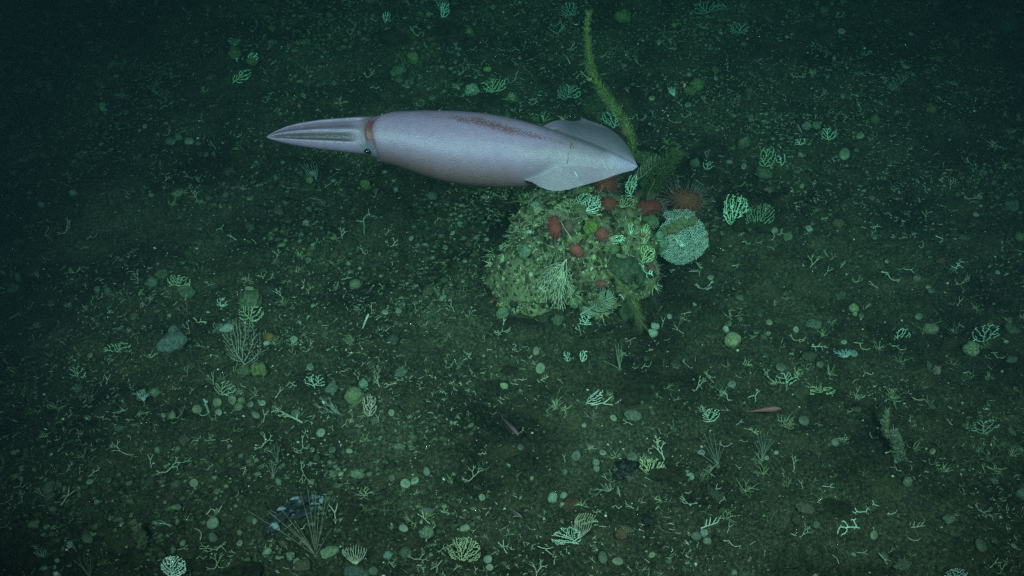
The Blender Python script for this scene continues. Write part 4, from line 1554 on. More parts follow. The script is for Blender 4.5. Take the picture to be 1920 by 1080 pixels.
def gorgonian(base_px, spec, label, color, short, r=.85, lean=.35, dome=6, seed=1, name='sea_fan', depth_sign=1, lift=0):
    """main stems with side twigs all sweeping the same way, each main stem a part.
    spec: list of pixel polylines starting at the base"""
    l_, n_, s_ = hit(*base_px)
    l_ = l_ + W * lift * s_
    T = np.array([0, lean, 1.0])
    T /= np.linalg.norm(T)
    sc = 1 / (T @ V)
    Nn = np.cross(T, U)
    rng = random.Random(seed)
    o = empty(name, l_, label, 'sea fan')

    def P3(q):
        q = np.asarray(q, float)
        z = dome * (1 - ((q[:, 0] - base_px[0]) ** 2 + (q[:, 1] - base_px[1]) ** 2) / 6000.0)
        return ((q[:, :1] - base_px[0]) * U + (base_px[1] - q[:, 1:]) * sc * T + (z[:, None] + np.array([rng.uniform(-.4, .4) for _ in q])[:, None]) * -Nn * -depth_sign) * s_
    for poly, twigs, tl in spec:
        q = smooth_path(np.hstack([np.array(poly, float), np.zeros((len(poly), 1))]), 26)[:, :2]
        mb = MB()
        v_, f_ = tube(P3(q), np.linspace(r * 1.5, r * .8, 26) * s_, 5)
        mb.add(v_, f_)
        tan = np.gradient(q, axis=0)
        tan /= np.linalg.norm(tan, axis=1)[:, None]
        for k in range(twigs):
            u = .18 + .72 * (k + rng.uniform(.2, .8)) / twigs
            i = int(u * 25)
            sg = 1 if k % 2 else -1
            side = np.array([-tan[i][1], tan[i][0]]) * sg
            d_ = tan[i] * .75 + side * .75
            end = tan[min(25, i + 8)]
            L_ = tl * (1.15 - .75 * u) * rng.uniform(.85, 1.1)
            pts = [q[i]]
            for j in range(7):
                d_ /= np.linalg.norm(d_)
                pts.append(pts[-1] + d_ * L_ / 7)
                d_ = d_ + (end * 1.0 - side * .04) * .28
            v_, f_ = tube(P3(pts), np.linspace(r, r * .7, 8) * s_, 4)
            mb.add(v_, f_)
        obj('branch', mb.mesh('branch', M_CORAL), o, color)
    land(short, *np.vstack([np.array(q[0], float) for q in spec]).mean(0))
    return o


def fan_spec(base, ends, curve, tw, tl):
    out = []
    for (x, y) in ends:
        mxp = (base[0] * .45 + x * .55 + curve * (y - base[1]) * .15, base[1] * .55 + y * .45)
        out.append(([base, mxp, (x, y)], tw, tl))
    return out


B0 = (1062, 486)
gorgonian(B0, [([B0, (1056, 494), (1036, 506), (1020, 520), (1010, 545)], 15, 34), ([B0, (1053, 497), (1038, 515), (1026, 540), (1019, 562)], 15, 34),
               ([B0, (1052, 500), (1047, 520), (1040, 545), (1034, 568)], 13, 32), ([B0, (1052, 500), (1052, 522), (1048, 550), (1046, 575)], 13, 30),
               ([B0, (1051, 505), (1056, 530), (1052, 560), (1056, 584)], 12, 26), ([B0, (1061, 505), (1063, 525), (1071, 545), (1070, 566)], 9, 22)],
          'pale drooping gorgonian fan with comb like branches down the boulder front', (.38, .38, .29), 'the drooping gorgonian', r=.62, seed=3, lean=.75, dome=6, lift=14)
B1 = (1048, 455)
gorgonian(B1, [([B1, (1034, 468), (1024, 490), (1012, 520)], 6, 28), ([B1, (1040, 470), (1032, 495), (1022, 525)], 6, 26), ([B1, (1044, 472), (1040, 495), (1036, 515)], 5, 20)],
          'dim brownish gorgonian fan half hidden behind the drooping one', (.16, .18, .12), 'the dim gorgonian', r=.7, seed=4, lean=.75, dome=4, lift=8)

B2 = (1086, 1013)
gorgonian(B2, [([B2, (1078, 995), (1080, 970), (1086, 958)], 0, 0)] + [([B2, (B2[0] - 9 + 4.2 * k, 992), (1077 + 4.6 * k, 972), (1084 + 4.4 * k, 957 + abs(k - 3) * 1.3)], 1, 20) for k in range(8)],
          'tan gorgonian with straight parallel branches beside white bush coral', (.34, .29, .22), 'the striped gorgonian', r=.8, seed=6, dome=4)
B3 = (666, 1062)
gorgonian(B3, [([B3, (B3[0] + (k - 4.5) * 3.2, 1048), (B3[0] + (k - 4.5) * 5.0, 1032), (B3[0] + (k - 4.5) * 4.8 + 2, 1018 + abs(k - 5) * 2.2)], 1, 15) for k in range(10)],
          'cream open gorgonian fan with upright forked branches in front', (.50, .44, .36), 'the cream open gorgonian', r=.62, seed=7, dome=4)
B4 = (648, 786)
gorgonian(B4, [([B4, (630, 782), (612, 778), (596, 772)], 6, 18), ([B4, (628, 778), (608, 766), (590, 758)], 6, 18), ([B4, (630, 775), (614, 757), (603, 742)], 5, 16), ([B4, (634, 777), (624, 758), (618, 745)], 4, 14),
               ([B4, (640, 782), (628, 770), (618, 758)], 4, 12), ([B4, (630, 787), (610, 790), (594, 785)], 4, 12)],
          'dark grey gorgonian fan lying sideways on the gravel', (.19, .185, .17), 'the dark sideways fan', r=.8, seed=8)
gorgonian((712, 731), [([(712, 731), (707, 718), (703, 705), (704, 692)], 6, 12), ([(712, 731), (708, 715), (711, 700), (716, 690)], 5, 10)],
          'thin tan sprig gorgonian behind the pink bush coral', (.30, .27, .21), 'the thin tan sprig', r=.6, seed=9)
gorgonian((1140, 926), [([(1140, 926), (1132, 922), (1122, 920), (1112, 922)], 2, 9)] + [([(1140, 926), (1136 + 5 * k, 918), (1124 + 9 * k, 908)], 2, 9) for k in range(4)],
          'small grey fan with dark blue sponge on bottom gravel', (.22, .22, .19), 'the small grey fan', r=.6, seed=10)
gorgonian((830, 26), [([(830, 26), (822 + 4 * k, 12), (810 + 9 * k, -8)], 3, 16) for k in range(4)],
          'dim grey fan standing on the far ridge at the top', (.20, .23, .22), 'the far dim fan', r=.65, seed=11)
gorgonian((268, 756), [([(268, 756), (262 + 3 * k, 746), (250 + 8 * k, 734 + abs(k - 2) * 2)], 3, 12) for k in range(5)],
          'small blue grey bush gorgonian beside a round sponge', (.26, .31, .30), 'the small blue grey bush', r=.75, seed=12)
gorgonian((1585, 676), [([(1585, 676), (1578 + 3 * k, 668), (1562 + 8 * k, 656 + abs(k - 3) * 1.4)], 3, 11) for k in range(6)],
          'blue grey bush gorgonian with a pale leaf at its side', (.24, .30, .31), 'the blue grey bush', r=.8, seed=13)
gorgonian((78, 1052), [([(78, 1052), (74 + 2 * k, 1046), (64 + 7 * k, 1036 - 1.6 * k)], 3, 12) for k in range(5)],
          'small grey pinnate fan in the bottom left gravel', (.24, .28, .28), 'the small pinnate fan', r=.6, seed=14)
gorgonian((322, 990), [([(322, 990), (305, 984), (285, 983)], 4, 18), ([(322, 990), (306, 992), (288, 1000)], 3, 14), ([(322, 990), (312, 1000), (306, 1006)], 2, 9)],
          'grey lavender twiggy fan lying beside the shaggy brown column', (.31, .31, .33), 'the lavender twiggy fan', r=.8, seed=15)
gorgonian((590, 342), [([(590, 342), (580 + 3 * k, 330), (566 + 6 * k, 312 - 2 * (k % 2))], 1, 12) for k in range(6)],
          'spray of fine pale whips below the arms of the squid', (.26, .33, .27), 'the fine whip spray', r=.5, seed=16)
gorgonian((1265, 182), [([(1265, 182), (1257 + 2 * k, 176), (1251 + 3.6 * k, 166 + k % 2)], 1, 5) for k in range(5)],
          'pale comb like coral behind a grey shell on the far slope', (.36, .44, .40), 'the far comb coral', r=.6, seed=17)

# --- stiff whip fans
whip_fan((592, 1042), [(563, 922), (577, 918), (592, 925), (610, 940), (618, 940), (600, 930), (575, 962), (552, 975), (540, 985), (502, 958), (528, 955), (622, 990), (465, 958), (556, 1002)],
         'spray of long stiff tan whips beside the blue black rock', (.25, .22, .17), 'the stiff whip spray', seed=3, r=.75)
whip_fan((1346, 874), [(1312, 820), (1320, 812), (1330, 818), (1338, 812), (1352, 825), (1300, 842), (1358, 838)], 'loose spray of thin grey whips behind a pale flat sponge', (.22, .23, .20), 'the thin whip spray', seed=4, r=.65)
whip_fan((1430, 858), [(1420, 815), (1425, 808), (1433, 812), (1440, 810), (1446, 822), (1415, 828), (1452, 826)], 'narrow brush of thin grey whips beside the pink fish', (.21, .22, .20), 'the narrow whip brush', seed=5, r=.65)
whip_fan((168, 1082), [(138, 1050), (146, 1046), (156, 1042), (162, 1044), (170, 1046), (150, 1058), (176, 1060)], 'fan of thin tan whips in the bottom left corner', (.26, .23, .18), 'the corner whip fan', seed=6, r=.65)
whip_fan((1162, 692), [(1154, 646), (1159, 648), (1163, 655), (1168, 662), (1131, 676), (1174, 706), (1166, 650)], 'upright comb of tan whips on a brown knob', (.27, .25, .19), 'the upright whip comb', seed=7, r=.8)
whip_fan((512, 895), [(504, 868), (508, 864), (514, 866), (520, 868), (524, 874), (500, 874)], 'small comb of pale whips on the bottom left gravel', (.27, .28, .24), 'the small whip comb', seed=8, r=.75)
whip_fan((520, 865), [(512, 832), (518, 828), (524, 838), (508, 842)], 'tuft of dim thin whips behind the small whip comb', (.20, .22, .19), None, seed=9, r=.6)

# --- white and cream bush corals
fan_coral('white_coral', (322, 1080), ellip(8, 22, 27, 23, .5), 'bright white lace coral fan at the bottom left', 'coral', (.70, .73, .70), 21, 330, 2.6, 3.0, 16, 1.25, .1, 2.0, short='the bright white lace coral', dome=.3)
fan_coral('white_coral', (1372, 420), ellip(5, 26, 25, 31, .2), 'bright pale green white lace coral bush behind the boulder', 'coral', (.52, .74, .55), 22, 430, 2.4, 2.8, 15, 1.1, .1, 2.0, short='the bright lace bush', dome=.5, zj=1.5)
fan_coral('bush_coral', (1418, 432), ellip(3, 27, 30, 26, .2), 'dull grey green bush coral leaning on the bright lace bush', 'coral', (.17, .23, .155), 23, 420, 2.4, 2.9, 15, .8, .15, 2.0, short='the dull bush coral', dome=.5, zj=1.5)
fan_coral('white_coral', (1099, 396), ellip(10, 12, 17, 20, -.5), 'bright white fan coral beside the largest urchin', 'coral', (.62, .76, .68), 24, 200, 2.2, 2.7, 14, 1.15, .12, 2.0, short='the white fan coral', dome=.2)
fan_coral('white_coral', (1082, 382), ellip(9, 9, 20, 10, .6), 'pale fingered coral just under the squid fin', 'coral', (.44, .58, .46), 25, 150, 2.1, 2.7, 14, 1.0, .12, 2.0)
fan_coral('white_coral', (1185, 372), ellip(-3, 24, 11, 22, -.3), 'white comb coral between the largest urchin and the tan plume', 'coral', (.50, .68, .55), 26, 160, 2.2, 2.8, 14, 1.15, .12, 2.0, short='the white comb coral', dome=.2)
fan_coral('cream_coral', (1068, 398), ellip(0, 12, 22, 13, .2), 'cream tangled coral left of the white fan coral', 'coral', (.36, .40, .24), 27, 190, 2.2, 2.8, 13, .95, .1, 1.8, zj=1.6)
fan_coral('cream_coral', (1172, 388), ellip(3, 8, 17, 12, .1), 'cream coral tuft between the largest and dark oval urchins', 'coral', (.38, .44, .27), 28, 150, 2.2, 2.8, 13, .95, .1, 1.8, zj=1.6)
fan_coral('cream_coral', (1203, 492), ellip(8, 16, 19, 17, -.5), 'cream lace coral net between the green balls and the net fan', 'coral', (.44, .52, .28), 29, 240, 2.2, 2.7, 13, .95, .1, 1.8, short='the cream lace coral', zj=1.4)
fan_coral('cream_coral', (1206, 454), ellip(2, 14, 10, 20, -.2), 'cream curly coral holding the tiny brown urchin', 'coral', (.42, .50, .28), 30, 150, 2.2, 2.7, 13, .95, .1, 1.8, zj=1.4)
fan_coral('white_coral', (1140, 452), ellip(16, 3, 19, 8, .25), 'white feathery coral lying beside the round middle urchin', 'coral', (.46, .60, .46), 31, 120, 2.2, 2.8, 13, 1.0, .1, 1.8)
fan_coral('white_coral', (1183, 440), ellip(0, 10, 9, 13, 0), 'small white forked coral above the yellow green ball', 'coral', (.52, .66, .54), 32, 45, 2.4, 3.2, 12, 1.0, .1, 1.8)
fan_coral('white_coral', (1205, 498), ellip(-8, -2, 12, 11, -.6), 'white brush coral hanging beside the large dark green sponge', 'coral', (.46, .64, .56), 33, 80, 2.3, 3.0, 12, 1.0, .1, 1.8, first=(-1, .1))
fan_coral('white_coral', (1204, 500), ellip(10, -12, 12, 11, -.7), 'white twig coral pointing down below the cream lace coral', 'coral', (.48, .66, .58), 34, 30, 2.6, 3.4, 14, 1.1, .1, 1.8, first=(1, -1))
fan_coral('white_coral', (948, 444), ellip(0, -8, 9, 16, -.4), 'white frond coral on the left rim of the boulder', 'coral', (.50, .68, .62), 35, 60, 2.2, 3.0, 12, .95, .1, 1.8, first=(0, -1), short='the white rim coral')
fan_coral('white_coral', (1097, 608), ellip(0, 8, 14, 13, 0), 'white tuft coral at the lower front of the boulder', 'coral', (.42, .54, .42), 36, 100, 2.3, 3.0, 12, 1.0, .1, 1.8, short='the white tuft coral')
fan_coral('white_coral', (1170, 563), ellip(-6, 9, 11, 5, -.7), 'white stick coral in front of the drooping bottlebrush', 'coral', (.56, .72, .66), 37, 22, 2.6, 3.4, 14, 1.3, .1, 2.2, first=(-1, 1))
fan_coral('cream_coral', (866, 1056), ellip(5, 30, 33, 32, 0), 'big round cream bush coral on the bottom gravel', 'coral', (.46, .42, .28), 38, 520, 2.5, 3.0, 14, .95, .12, 2.0, short='the big cream bush coral', dome=.6, zj=2.0)
fan_coral('white_coral', (1075, 1018), ellip(-13, 14, 30, 26), 'white bush coral spreading beside the striped gorgonian', 'coral', (.44, .50, .42), 39, 330, 2.5, 3.0, 14, .95, .12, 2.0, short='the white spreading bush', dome=.5, zj=1.6)
fan_coral('white_coral', (1098, 758), ellip(18, 14, 21, 11, .75), 'white feathery branch coral lying on the middle gravel', 'coral', (.46, .46, .42), 40, 75, 2.6, 3.6, 14, 1.0, .12, 1.9, short='the white feathery coral', first=(1, .5))
fan_coral('white_coral', (1064, 678), ellip(-1, 11, 8, 13, .3), 'small white comb coral, duller of two on middle gravel', 'coral', (.34, .42, .36), 41, 45, 2.2, 3.0, 12, 1.0, .1, 1.7, short='the duller comb coral')
fan_coral('white_coral', (1092, 678), ellip(2, 12, 9, 14, 0), 'small white comb coral, brighter of two on middle gravel', 'coral', (.50, .56, .48), 42, 60, 2.2, 3.0, 12, 1.0, .1, 1.7, short='the brighter comb coral')
fan_coral('pink_coral', (693, 780), ellip(1, 22, 15, 24, -.2), 'pinkish white bush coral with a thick stalk on gravel', 'coral', (.46, .36, .31), 43, 150, 2.6, 3.1, 15, 1.1, .2, 3.2, short='the pink bush coral', dome=.3, zj=1.4)
fan_coral('cream_coral', (1218, 890), ellip(4, 16, 27, 18, -.3), 'cream mossy coral clump beside a dark hollow', 'coral', (.38, .37, .23), 44, 240, 2.5, 3.1, 13, 1.1, .1, 2.0, short='the cream mossy clump', zj=2.0)
fan_coral('white_coral', (1790, 1088), ellip(0, 12, 22, 17, 0), 'pale blue grey bush coral cut by the bottom edge', 'coral', (.40, .46, .46), 45, 190, 2.4, 3.0, 13, .9, .12, 2.0, short='the blue grey edge bush')
fan_coral('white_coral', (191, 207), ellip(3, 7, 9, 11, 0), 'pale green comb coral alone on the dark left slope', 'coral', (.36, .52, .36), 46, 55, 2.2, 3.0, 12, .95, .1, 1.7, short='the lone comb coral')
fan_coral('white_coral', (462, 118), ellip(13, 9, 14, 9, .5), 'white branched coral on the far green wedge sponge', 'coral', (.46, .66, .58), 47, 70, 2.2, 3.1, 12, .95, .1, 1.7, short='the wedge white coral')
fan_coral('white_coral', (445, 116), ellip(0, 6, 8, 6, 0), 'small white coral sprig low on the far green wedge', 'coral', (.42, .62, .56), 48, 30, 2.2, 3.1, 12, .9, .1, 1.7)
fan_coral('bush_coral', (441, 88), ellip(0, 10, 13, 8, 0), 'dim green bush coral behind the far green wedge', 'coral', (.20, .31, .24), 49, 70, 2.2, 3.0, 12, .75, .1, 1.7)
fan_coral('white_coral', (436, 156), ellip(20, 12, 22, 10, .45), 'pale green coral rubble pile below the far green wedge', 'coral', (.30, .44, .31), 50, 90, 2.6, 3.3, 13, 1.2, .1, 2.0, zj=2.0)
fan_coral('white_coral', (724, 42), ellip(2, 9, 9, 12, 0), 'blue white bush coral at the near end of the far ridge', 'coral', (.32, .52, .48), 51, 80, 2.2, 2.9, 12, .95, .1, 1.7, short='the ridge end coral')
fan_coral('white_coral', (829, 32), ellip(6, 13, 10, 14, -.4), 'blue white frond coral on the crest of the far ridge', 'coral', (.34, .56, .52), 52, 95, 2.2, 2.9, 12, .95, .1, 1.7, short='the ridge crest coral')
fan_coral('bush_coral', (1062, 186), ellip(4, 12, 24, 16, 0), 'dim blue green bush coral left of the tall bottlebrush', 'coral', (.19, .32, .28), 53, 230, 2.3, 2.9, 13, .75, .12, 1.8, short='the dim bush coral', zj=1.5)
fan_coral('bush_coral', (925, 172), ellip(2, 12, 25, 14, .1), 'cream green bush coral behind the pale green cushion', 'coral', (.28, .38, .25), 54, 170, 2.5, 3.2, 13, .9, .1, 1.8, zj=1.8, short='the cream green bush')
fan_coral('bush_coral', (1070, 30), ellip(-3, 12, 18, 13, .3), 'dim blue bush coral by the far tip of the bottlebrush', 'coral', (.18, .28, .27), 55, 120, 2.4, 3.1, 13, .8, .1, 1.8)
fan_coral('white_coral', (1190, 300), ellip(6, 8, 9, 11, -.4), 'white sprig coral at the foot of the tall bottlebrush', 'coral', (.44, .62, .50), 56, 40, 2.4, 3.2, 12, .95, .1, 1.7)
fan_coral('bush_coral', (1150, 240), ellip(-6, 12, 22, 18, -.6), 'pale fern coral between the squid fin and the bottlebrush', 'coral', (.28, .42, .34), 57, 120, 2.4, 3.0, 13, .85, .1, 1.8)
fan_coral('white_coral', (415, 575), ellip(3, 8, 13, 10, .4), 'white fingered coral beside the brown mossy hump', 'coral', (.48, .56, .50), 58, 45, 2.4, 3.2, 12, 1.0, .1, 1.8, short='the white fingered coral')
fan_coral('cream_coral', (470, 600), ellip(2, 12, 26, 18, .2), 'cream upright coral tufts on the brown mossy hump', 'coral', (.34, .38, .24), 59, 130, 2.6, 3.2, 13, 1.1, .1, 1.9, zj=1.8)
fan_coral('cream_coral', (332, 535), ellip(6, 8, 24, 16, 0), 'cream curly coral tangle in the clump with green grey sponge', 'coral', (.36, .42, .28), 60, 130, 2.5, 3.2, 13, .95, .1, 1.8, zj=1.8, short='the curly coral tangle')
fan_coral('bush_coral', (1055, 990), ellip(48, 2, 26, 22, 0), 'fine cream antler coral in front of the rusty sponge', 'coral', (.46, .46, .34), 61, 60, 3.0, 4.2, 16, 1.0, .1, 1.8, first=(1, 0), short='the cream antler coral')
fan_coral('cream_coral', (1540, 738), ellip(0, 6, 27, 12, 0), 'low cream coral tangle on the right hand gravel', 'coral', (.32, .36, .22), 62, 150, 2.5, 3.2, 13, .95, .1, 1.8, zj=1.8, short='the low cream tangle')
fan_coral('cream_coral', (1330, 790), ellip(2, 12, 19, 15, .6), 'pale coral spray behind the thin whip spray', 'coral', (.34, .42, .32), 63, 90, 2.5, 3.3, 13, .95, .1, 1.8)
fan_coral('cream_coral', (1232, 832), ellip(0, 11, 11, 13, .2), 'cream forked coral with a brown sponge at its back', 'coral', (.42, .42, .26), 64, 36, 2.5, 3.3, 13, 1.05, .1, 1.8)
fan_coral('white_coral', (1685, 640), ellip(5, 12, 18, 16, 0), 'pale open bush coral near the flat tan sponge', 'coral', (.40, .50, .42), 65, 60, 2.7, 3.8, 14, .9, .1, 1.7, short='the pale open bush')
fan_coral('white_coral', (1845, 640), ellip(0, 16, 30, 20, .3), 'pale sprawling coral beside the scalloped sponge', 'coral', (.34, .46, .40), 66, 70, 2.8, 4.0, 15, .9, .1, 1.7, short='the pale sprawling coral')
fan_coral('white_coral', (1660, 850), ellip(8, -8, 12, 18, -.6), 'pale green coral sprig at the foot of the stout column', 'coral', (.38, .48, .36), 67, 50, 2.4, 3.2, 13, 1.0, .1, 1.7, first=(.5, -1))
fan_coral('cream_coral', (1625, 955), ellip(-2, 0, 32, 17, .3), 'large open antler coral on the bottom right gravel', 'coral', (.36, .44, .36), 68, 36, 3.6, 5.5, 20, 1.2, .08, 1.8, first=(-1, .4), short='the large antler coral', lean=3.0)
fan_coral('cream_coral', (1612, 990), ellip(-25, 3, 28, 16, .5), 'white antler coral with thick knobby end on bottom gravel', 'coral', (.44, .52, .46), 69, 36, 3.2, 4.8, 18, 1.3, .1, 2.2, first=(-1, .2), short='the white antler coral', lean=3.0)
fan_coral('white_coral', (1552, 262), ellip(0, 10, 17, 13, 0), 'curly white coral tangle near the notched shell', 'coral', (.34, .48, .38), 70, 90, 2.4, 3.2, 13, .85, .1, 1.6, zj=1.6, short='the far curly tangle')
fan_coral('white_coral', (1500, 272), ellip(0, 6, 14, 9, 0), 'white spiky coral on a green cushion on the far slope', 'coral', (.36, .52, .38), 71, 45, 2.4, 3.2, 13, .85, .1, 1.6)
fan_coral('cream_coral', (1435, 312), ellip(2, 14, 18, 22, .3), 'cream green coral tuft rising from the soft green cushion', 'coral', (.26, .38, .25), 72, 120, 2.4, 3.1, 13, .85, .1, 1.6, zj=1.6)
fan_coral('white_coral', (1465, 310), ellip(-2, 10, 12, 15, 0), 'pale looping coral beside the soft green cushion', 'coral', (.38, .50, .38), 73, 36, 2.6, 3.6, 13, .9, .1, 1.6)
fan_coral('white_coral', (1325, 318), ellip(3, 8, 13, 10, 0), 'white spiky coral beside the slanting slab sponge', 'coral', (.38, .52, .40), 74, 45, 2.4, 3.2, 13, .85, .1, 1.6)
fan_coral('bush_coral', (1385, 62), ellip(0, 8, 20, 12, 0), 'dim cream bush coral on the far upper slope', 'coral', (.20, .31, .24), 75, 110, 2.4, 3.2, 13, .75, .1, 1.6, zj=1.6, short='the far upper bush')
fan_coral('bush_coral', (1325, 25), ellip(5, 8, 34, 14, 0), 'dim spread of blue green coral along the far top', 'coral', (.18, .29, .25), 76, 150, 2.6, 3.4, 13, .8, .1, 1.6, zj=1.8, short='the far top coral')
fan_coral('bush_coral', (1690, 158), ellip(-4, 8, 18, 12, 0), 'dim curly coral on the knobbly far clump', 'coral', (.18, .26, .21), 77, 90, 2.5, 3.2, 13, .75, .1, 1.6, zj=1.6, short='the dim curly coral')
fan_coral('white_coral', (605, 385), ellip(-12, 4, 20, 10, 0), 'tangled grey hair coral on gravel under the squid arms', 'coral', (.22, .30, .26), 78, 110, 2.4, 3.2, 13, .65, .05, 1.4, zj=1.8, short='the grey hair coral')
fan_coral('whip_coral', (683, 440), ellip(2, 38, 22, 26, 0), 'thin branched grey whip standing on gravel below the squid', 'coral', (.23, .26, .23), 79, 5, 5, 8, 60, 1.1, .15, 1.8, first=(-.1, 1), short='the thin branched whip')
fan_coral('cream_coral', (590, 728), ellip(2, 14, 22, 14, 0), 'pale branched coral heap beside the yellow olive sponge', 'coral', (.34, .42, .36), 80, 70, 2.6, 3.5, 13, 1.0, .1, 1.8, short='the pale coral heap')
fan_coral('cream_coral', (372, 605), ellip(-2, 0, 20, 13, 0), 'cream antler coral behind the pale grey mound', 'coral', (.38, .46, .36), 81, 22, 2.8, 4.2, 15, .95, .1, 1.7)
fan_coral('cream_coral', (220, 660), ellip(2, 5, 30, 13, .1), 'cream green coral spread along the left gravel', 'coral', (.32, .42, .28), 82, 110, 2.5, 3.3, 13, .95, .1, 1.7, zj=1.5, short='the cream coral spread')
fan_coral('cream_coral', (145, 706), ellip(2, 6, 20, 16, 0), 'pair of cream tree corals on the left gravel', 'coral', (.34, .43, .33), 83, 60, 2.6, 3.6, 13, .95, .1, 1.7, short='the cream tree corals')
fan_coral('cream_coral', (285, 670), ellip(3, 2, 18, 12, 0), 'cream ring shaped coral in front of the pale grey mound', 'coral', (.40, .46, .34), 84, 30, 2.6, 3.8, 14, 1.0, .1, 1.7)
fan_coral('bush_coral', (415, 740), ellip(8, 12, 22, 16, 0), 'fawn bush coral beside the tan finger sponge', 'coral', (.32, .35, .26), 85, 110, 2.5, 3.2, 13, .95, .1, 1.7)
fan_coral('whip_coral', (392, 775), ellip(-2, 22, 11, 16, 0), 'smooth grey branched fingers with broad arms on left gravel', 'soft coral', (.23, .29, .26), 86, 7, 3, 5, 40, 2.2, .15, 3.4, first=(0, 1))
fan_coral('cream_coral', (1475, 720), ellip(-3, 10, 22, 17, 0), 'cream tree coral between two grey discs', 'coral', (.35, .42, .32), 87, 70, 2.6, 3.4, 13, .95, .1, 1.7)
fan_coral('cream_coral', (1845, 815), ellip(0, 12, 28, 20, 0), 'pale coral heap near the dim right edge', 'coral', (.28, .36, .30), 88, 70, 2.8, 3.7, 14, .9, .1, 1.7)
fan_coral('cream_coral', (1820, 700), ellip(-8, -5, 14, 14, 0), 'thin white crossed coral sticks near the scalloped sponge', 'coral', (.36, .44, .38), 89, 12, 3, 4.5, 18, .9, .1, 1.6)
fan_coral('cream_coral', (1768, 450), ellip(6, 2, 26, 14, 0), 'white long armed coral on bare dark gravel', 'coral', (.40, .50, .42), 90, 22, 3.2, 4.6, 18, .95, .1, 1.7, first=(1, .1), short='the long armed coral', lean=3.0)
fan_coral('cream_coral', (1800, 492), ellip(-5, -4, 22, 16, 0), 'white angular coral below the long armed coral', 'coral', (.40, .50, .42), 91, 12, 3.4, 5, 20, .95, .1, 1.7, lean=3.0)

# --- basket / feather stars on the bottlebrush and by the plume
def feather_star(px, py, arms, label, color, short=None, seed=1, r=.9):
    l_, n_, s_ = hit(px, py)
    rng = random.Random(seed)
    o = empty('feather_star', l_, label, 'feather star')
    v_, f_ = blob(1, np.array([3.5, 3.5, 3]) * s_, seed)
    obj('disc', MB().add(v_ + [0, 0, 3 * s_], f_).mesh('disc', M_SOFT), o, color)
    for q in arms:
        _, _, P_ = upright_path((px, py), [(px, py)] + q, .35)
        pth = smooth_path(P_, 14)
        v_, f_ = tube(pth, np.linspace(r, r * .5, 14) * s_, 4)
        obj('arm', MB().add(v_, f_).mesh('arm', M_SOFT), o, color)
    if short:
        land(short, px, py)


feather_star(1107, 151, [[(1100, 142), (1088, 138), (1081, 146)], [(1096, 148), (1085, 150), (1080, 145)], [(1098, 145), (1092, 136), (1086, 134)], [(1100, 154), (1090, 158), (1092, 165)],
                         [(1102, 158), (1097, 166), (1092, 172)], [(1100, 150), (1088, 154), (1084, 150)], [(1104, 156), (1101, 168), (1098, 174)]],
             'pale feather star with curling arms clinging to the tall bottlebrush', (.34, .33, .22), 'the curling feather star')
feather_star(1238, 318, [[(1243, 306), (1240, 298)], [(1244, 312), (1246, 303), (1242, 297)], [(1234, 322), (1228, 324)], [(1242, 324), (1240, 332)], [(1236, 326), (1234, 332)], [(1243, 320), (1248, 322)]],
             'small pale feather star perched on the tan feather plume', (.36, .38, .24))

# --- pale line lying over the upright urchin
l0, n0, s0 = hit(1078, 460)
pts = [np.array(hit(x, y)[0]) + W * 26 * s0 for x, y in ((1048, 412), (1056, 428), (1066, 442), (1072, 452))] + [np.array(hit(1082, 462)[0]) + W * 12 * s0]
v_, f_ = tube(smooth_path(np.array(pts), 16) - l0, .8 * s0, 5)
tag(obj('whip_coral', MB().add(v_, f_).mesh('whip_coral', M_CORAL), None, (.42, .44, .28), l0), 'single pale whip bent over the upright oval urchin', 'coral')

# --- blue black rock
def black_rock():
    l_, n_, s_ = hit(552, 974)
    mb = MB()
    rng = random.Random(2)
    for (x, y, rx, ry, rz, rot) in ((560, 945, 46, 11, 13, .45), (590, 940, 16, 9, 12, .2), (530, 972, 34, 10, 12, .62), (575, 962, 38, 8, 9, .5), (512, 990, 17, 10, 9, .5),
                                    (548, 958, 12, 9, 11, .3), (500, 1000, 9, 7, 7, .3), (602, 938, 8, 8, 9, .1)):
        q = hit(x, y)[0] - l_
        v_, f_ = blob(4, np.array([rx * .75, ry, rz]) * s_, int(x), .35, 1.9, .16)
        c_, s2 = math.cos(rot), math.sin(rot)
        vr = np.stack([v_[:, 0] * c_ - v_[:, 1] * s2, v_[:, 0] * s2 + v_[:, 1] * c_, v_[:, 2]], 1)
        g = vnoise3(vr * 45 + x, 4) + .6 * vnoise3(vr * 110 + x, 5)
        w = np.clip((g - .15) * 1.8, 0, 1)[:, None]
        c = np.array([.016, .016, .024]) * (1 - w) + np.array([.27, .28, .36]) * w
        mb.add(vr + q + [0, 0, rz * s_ * .4], f_, c)
    o = obj('rock', mb.mesh('rock', M_DARKROCK), None, None, l_)
    tag(o, 'blue black knobbly rock slab with pale patches lying on bottom gravel', 'rock')
    land('the blue black rock', 552, 970)


black_rock()


def dark_hollow(px, py, rx, ry, label, seed):
    l_, n_, s_ = hit(px, py)
    v_, f_ = blob(4, np.array([rx, ry, ry * .7]) * s_, seed, .3, 2.2, .2)
    g = vnoise3(v_ * 60, 3)
    w = np.clip((g - .55) * 3, 0, 1)[:, None]
    c = np.array([.012, .012, .014]) * (1 - w) + np.array([.12, .13, .10]) * w
    o = obj('rock', mesh_from('rock', v_, f_, c, True, M_DARKROCK), None, None, l_ + [0, 0, .002])
    tag(o, label, 'rock')


dark_hollow(1172, 885, 22, 26, 'black pitted rock behind the cream mossy clump', 8)
land('the black pitted rock', 1172, 885)
dark_hollow(1215, 976, 11, 13, 'small black rock near the cream antler coral', 9)
dark_hollow(1530, 66, 8, 7, 'small black rock on the far dim slope', 10)

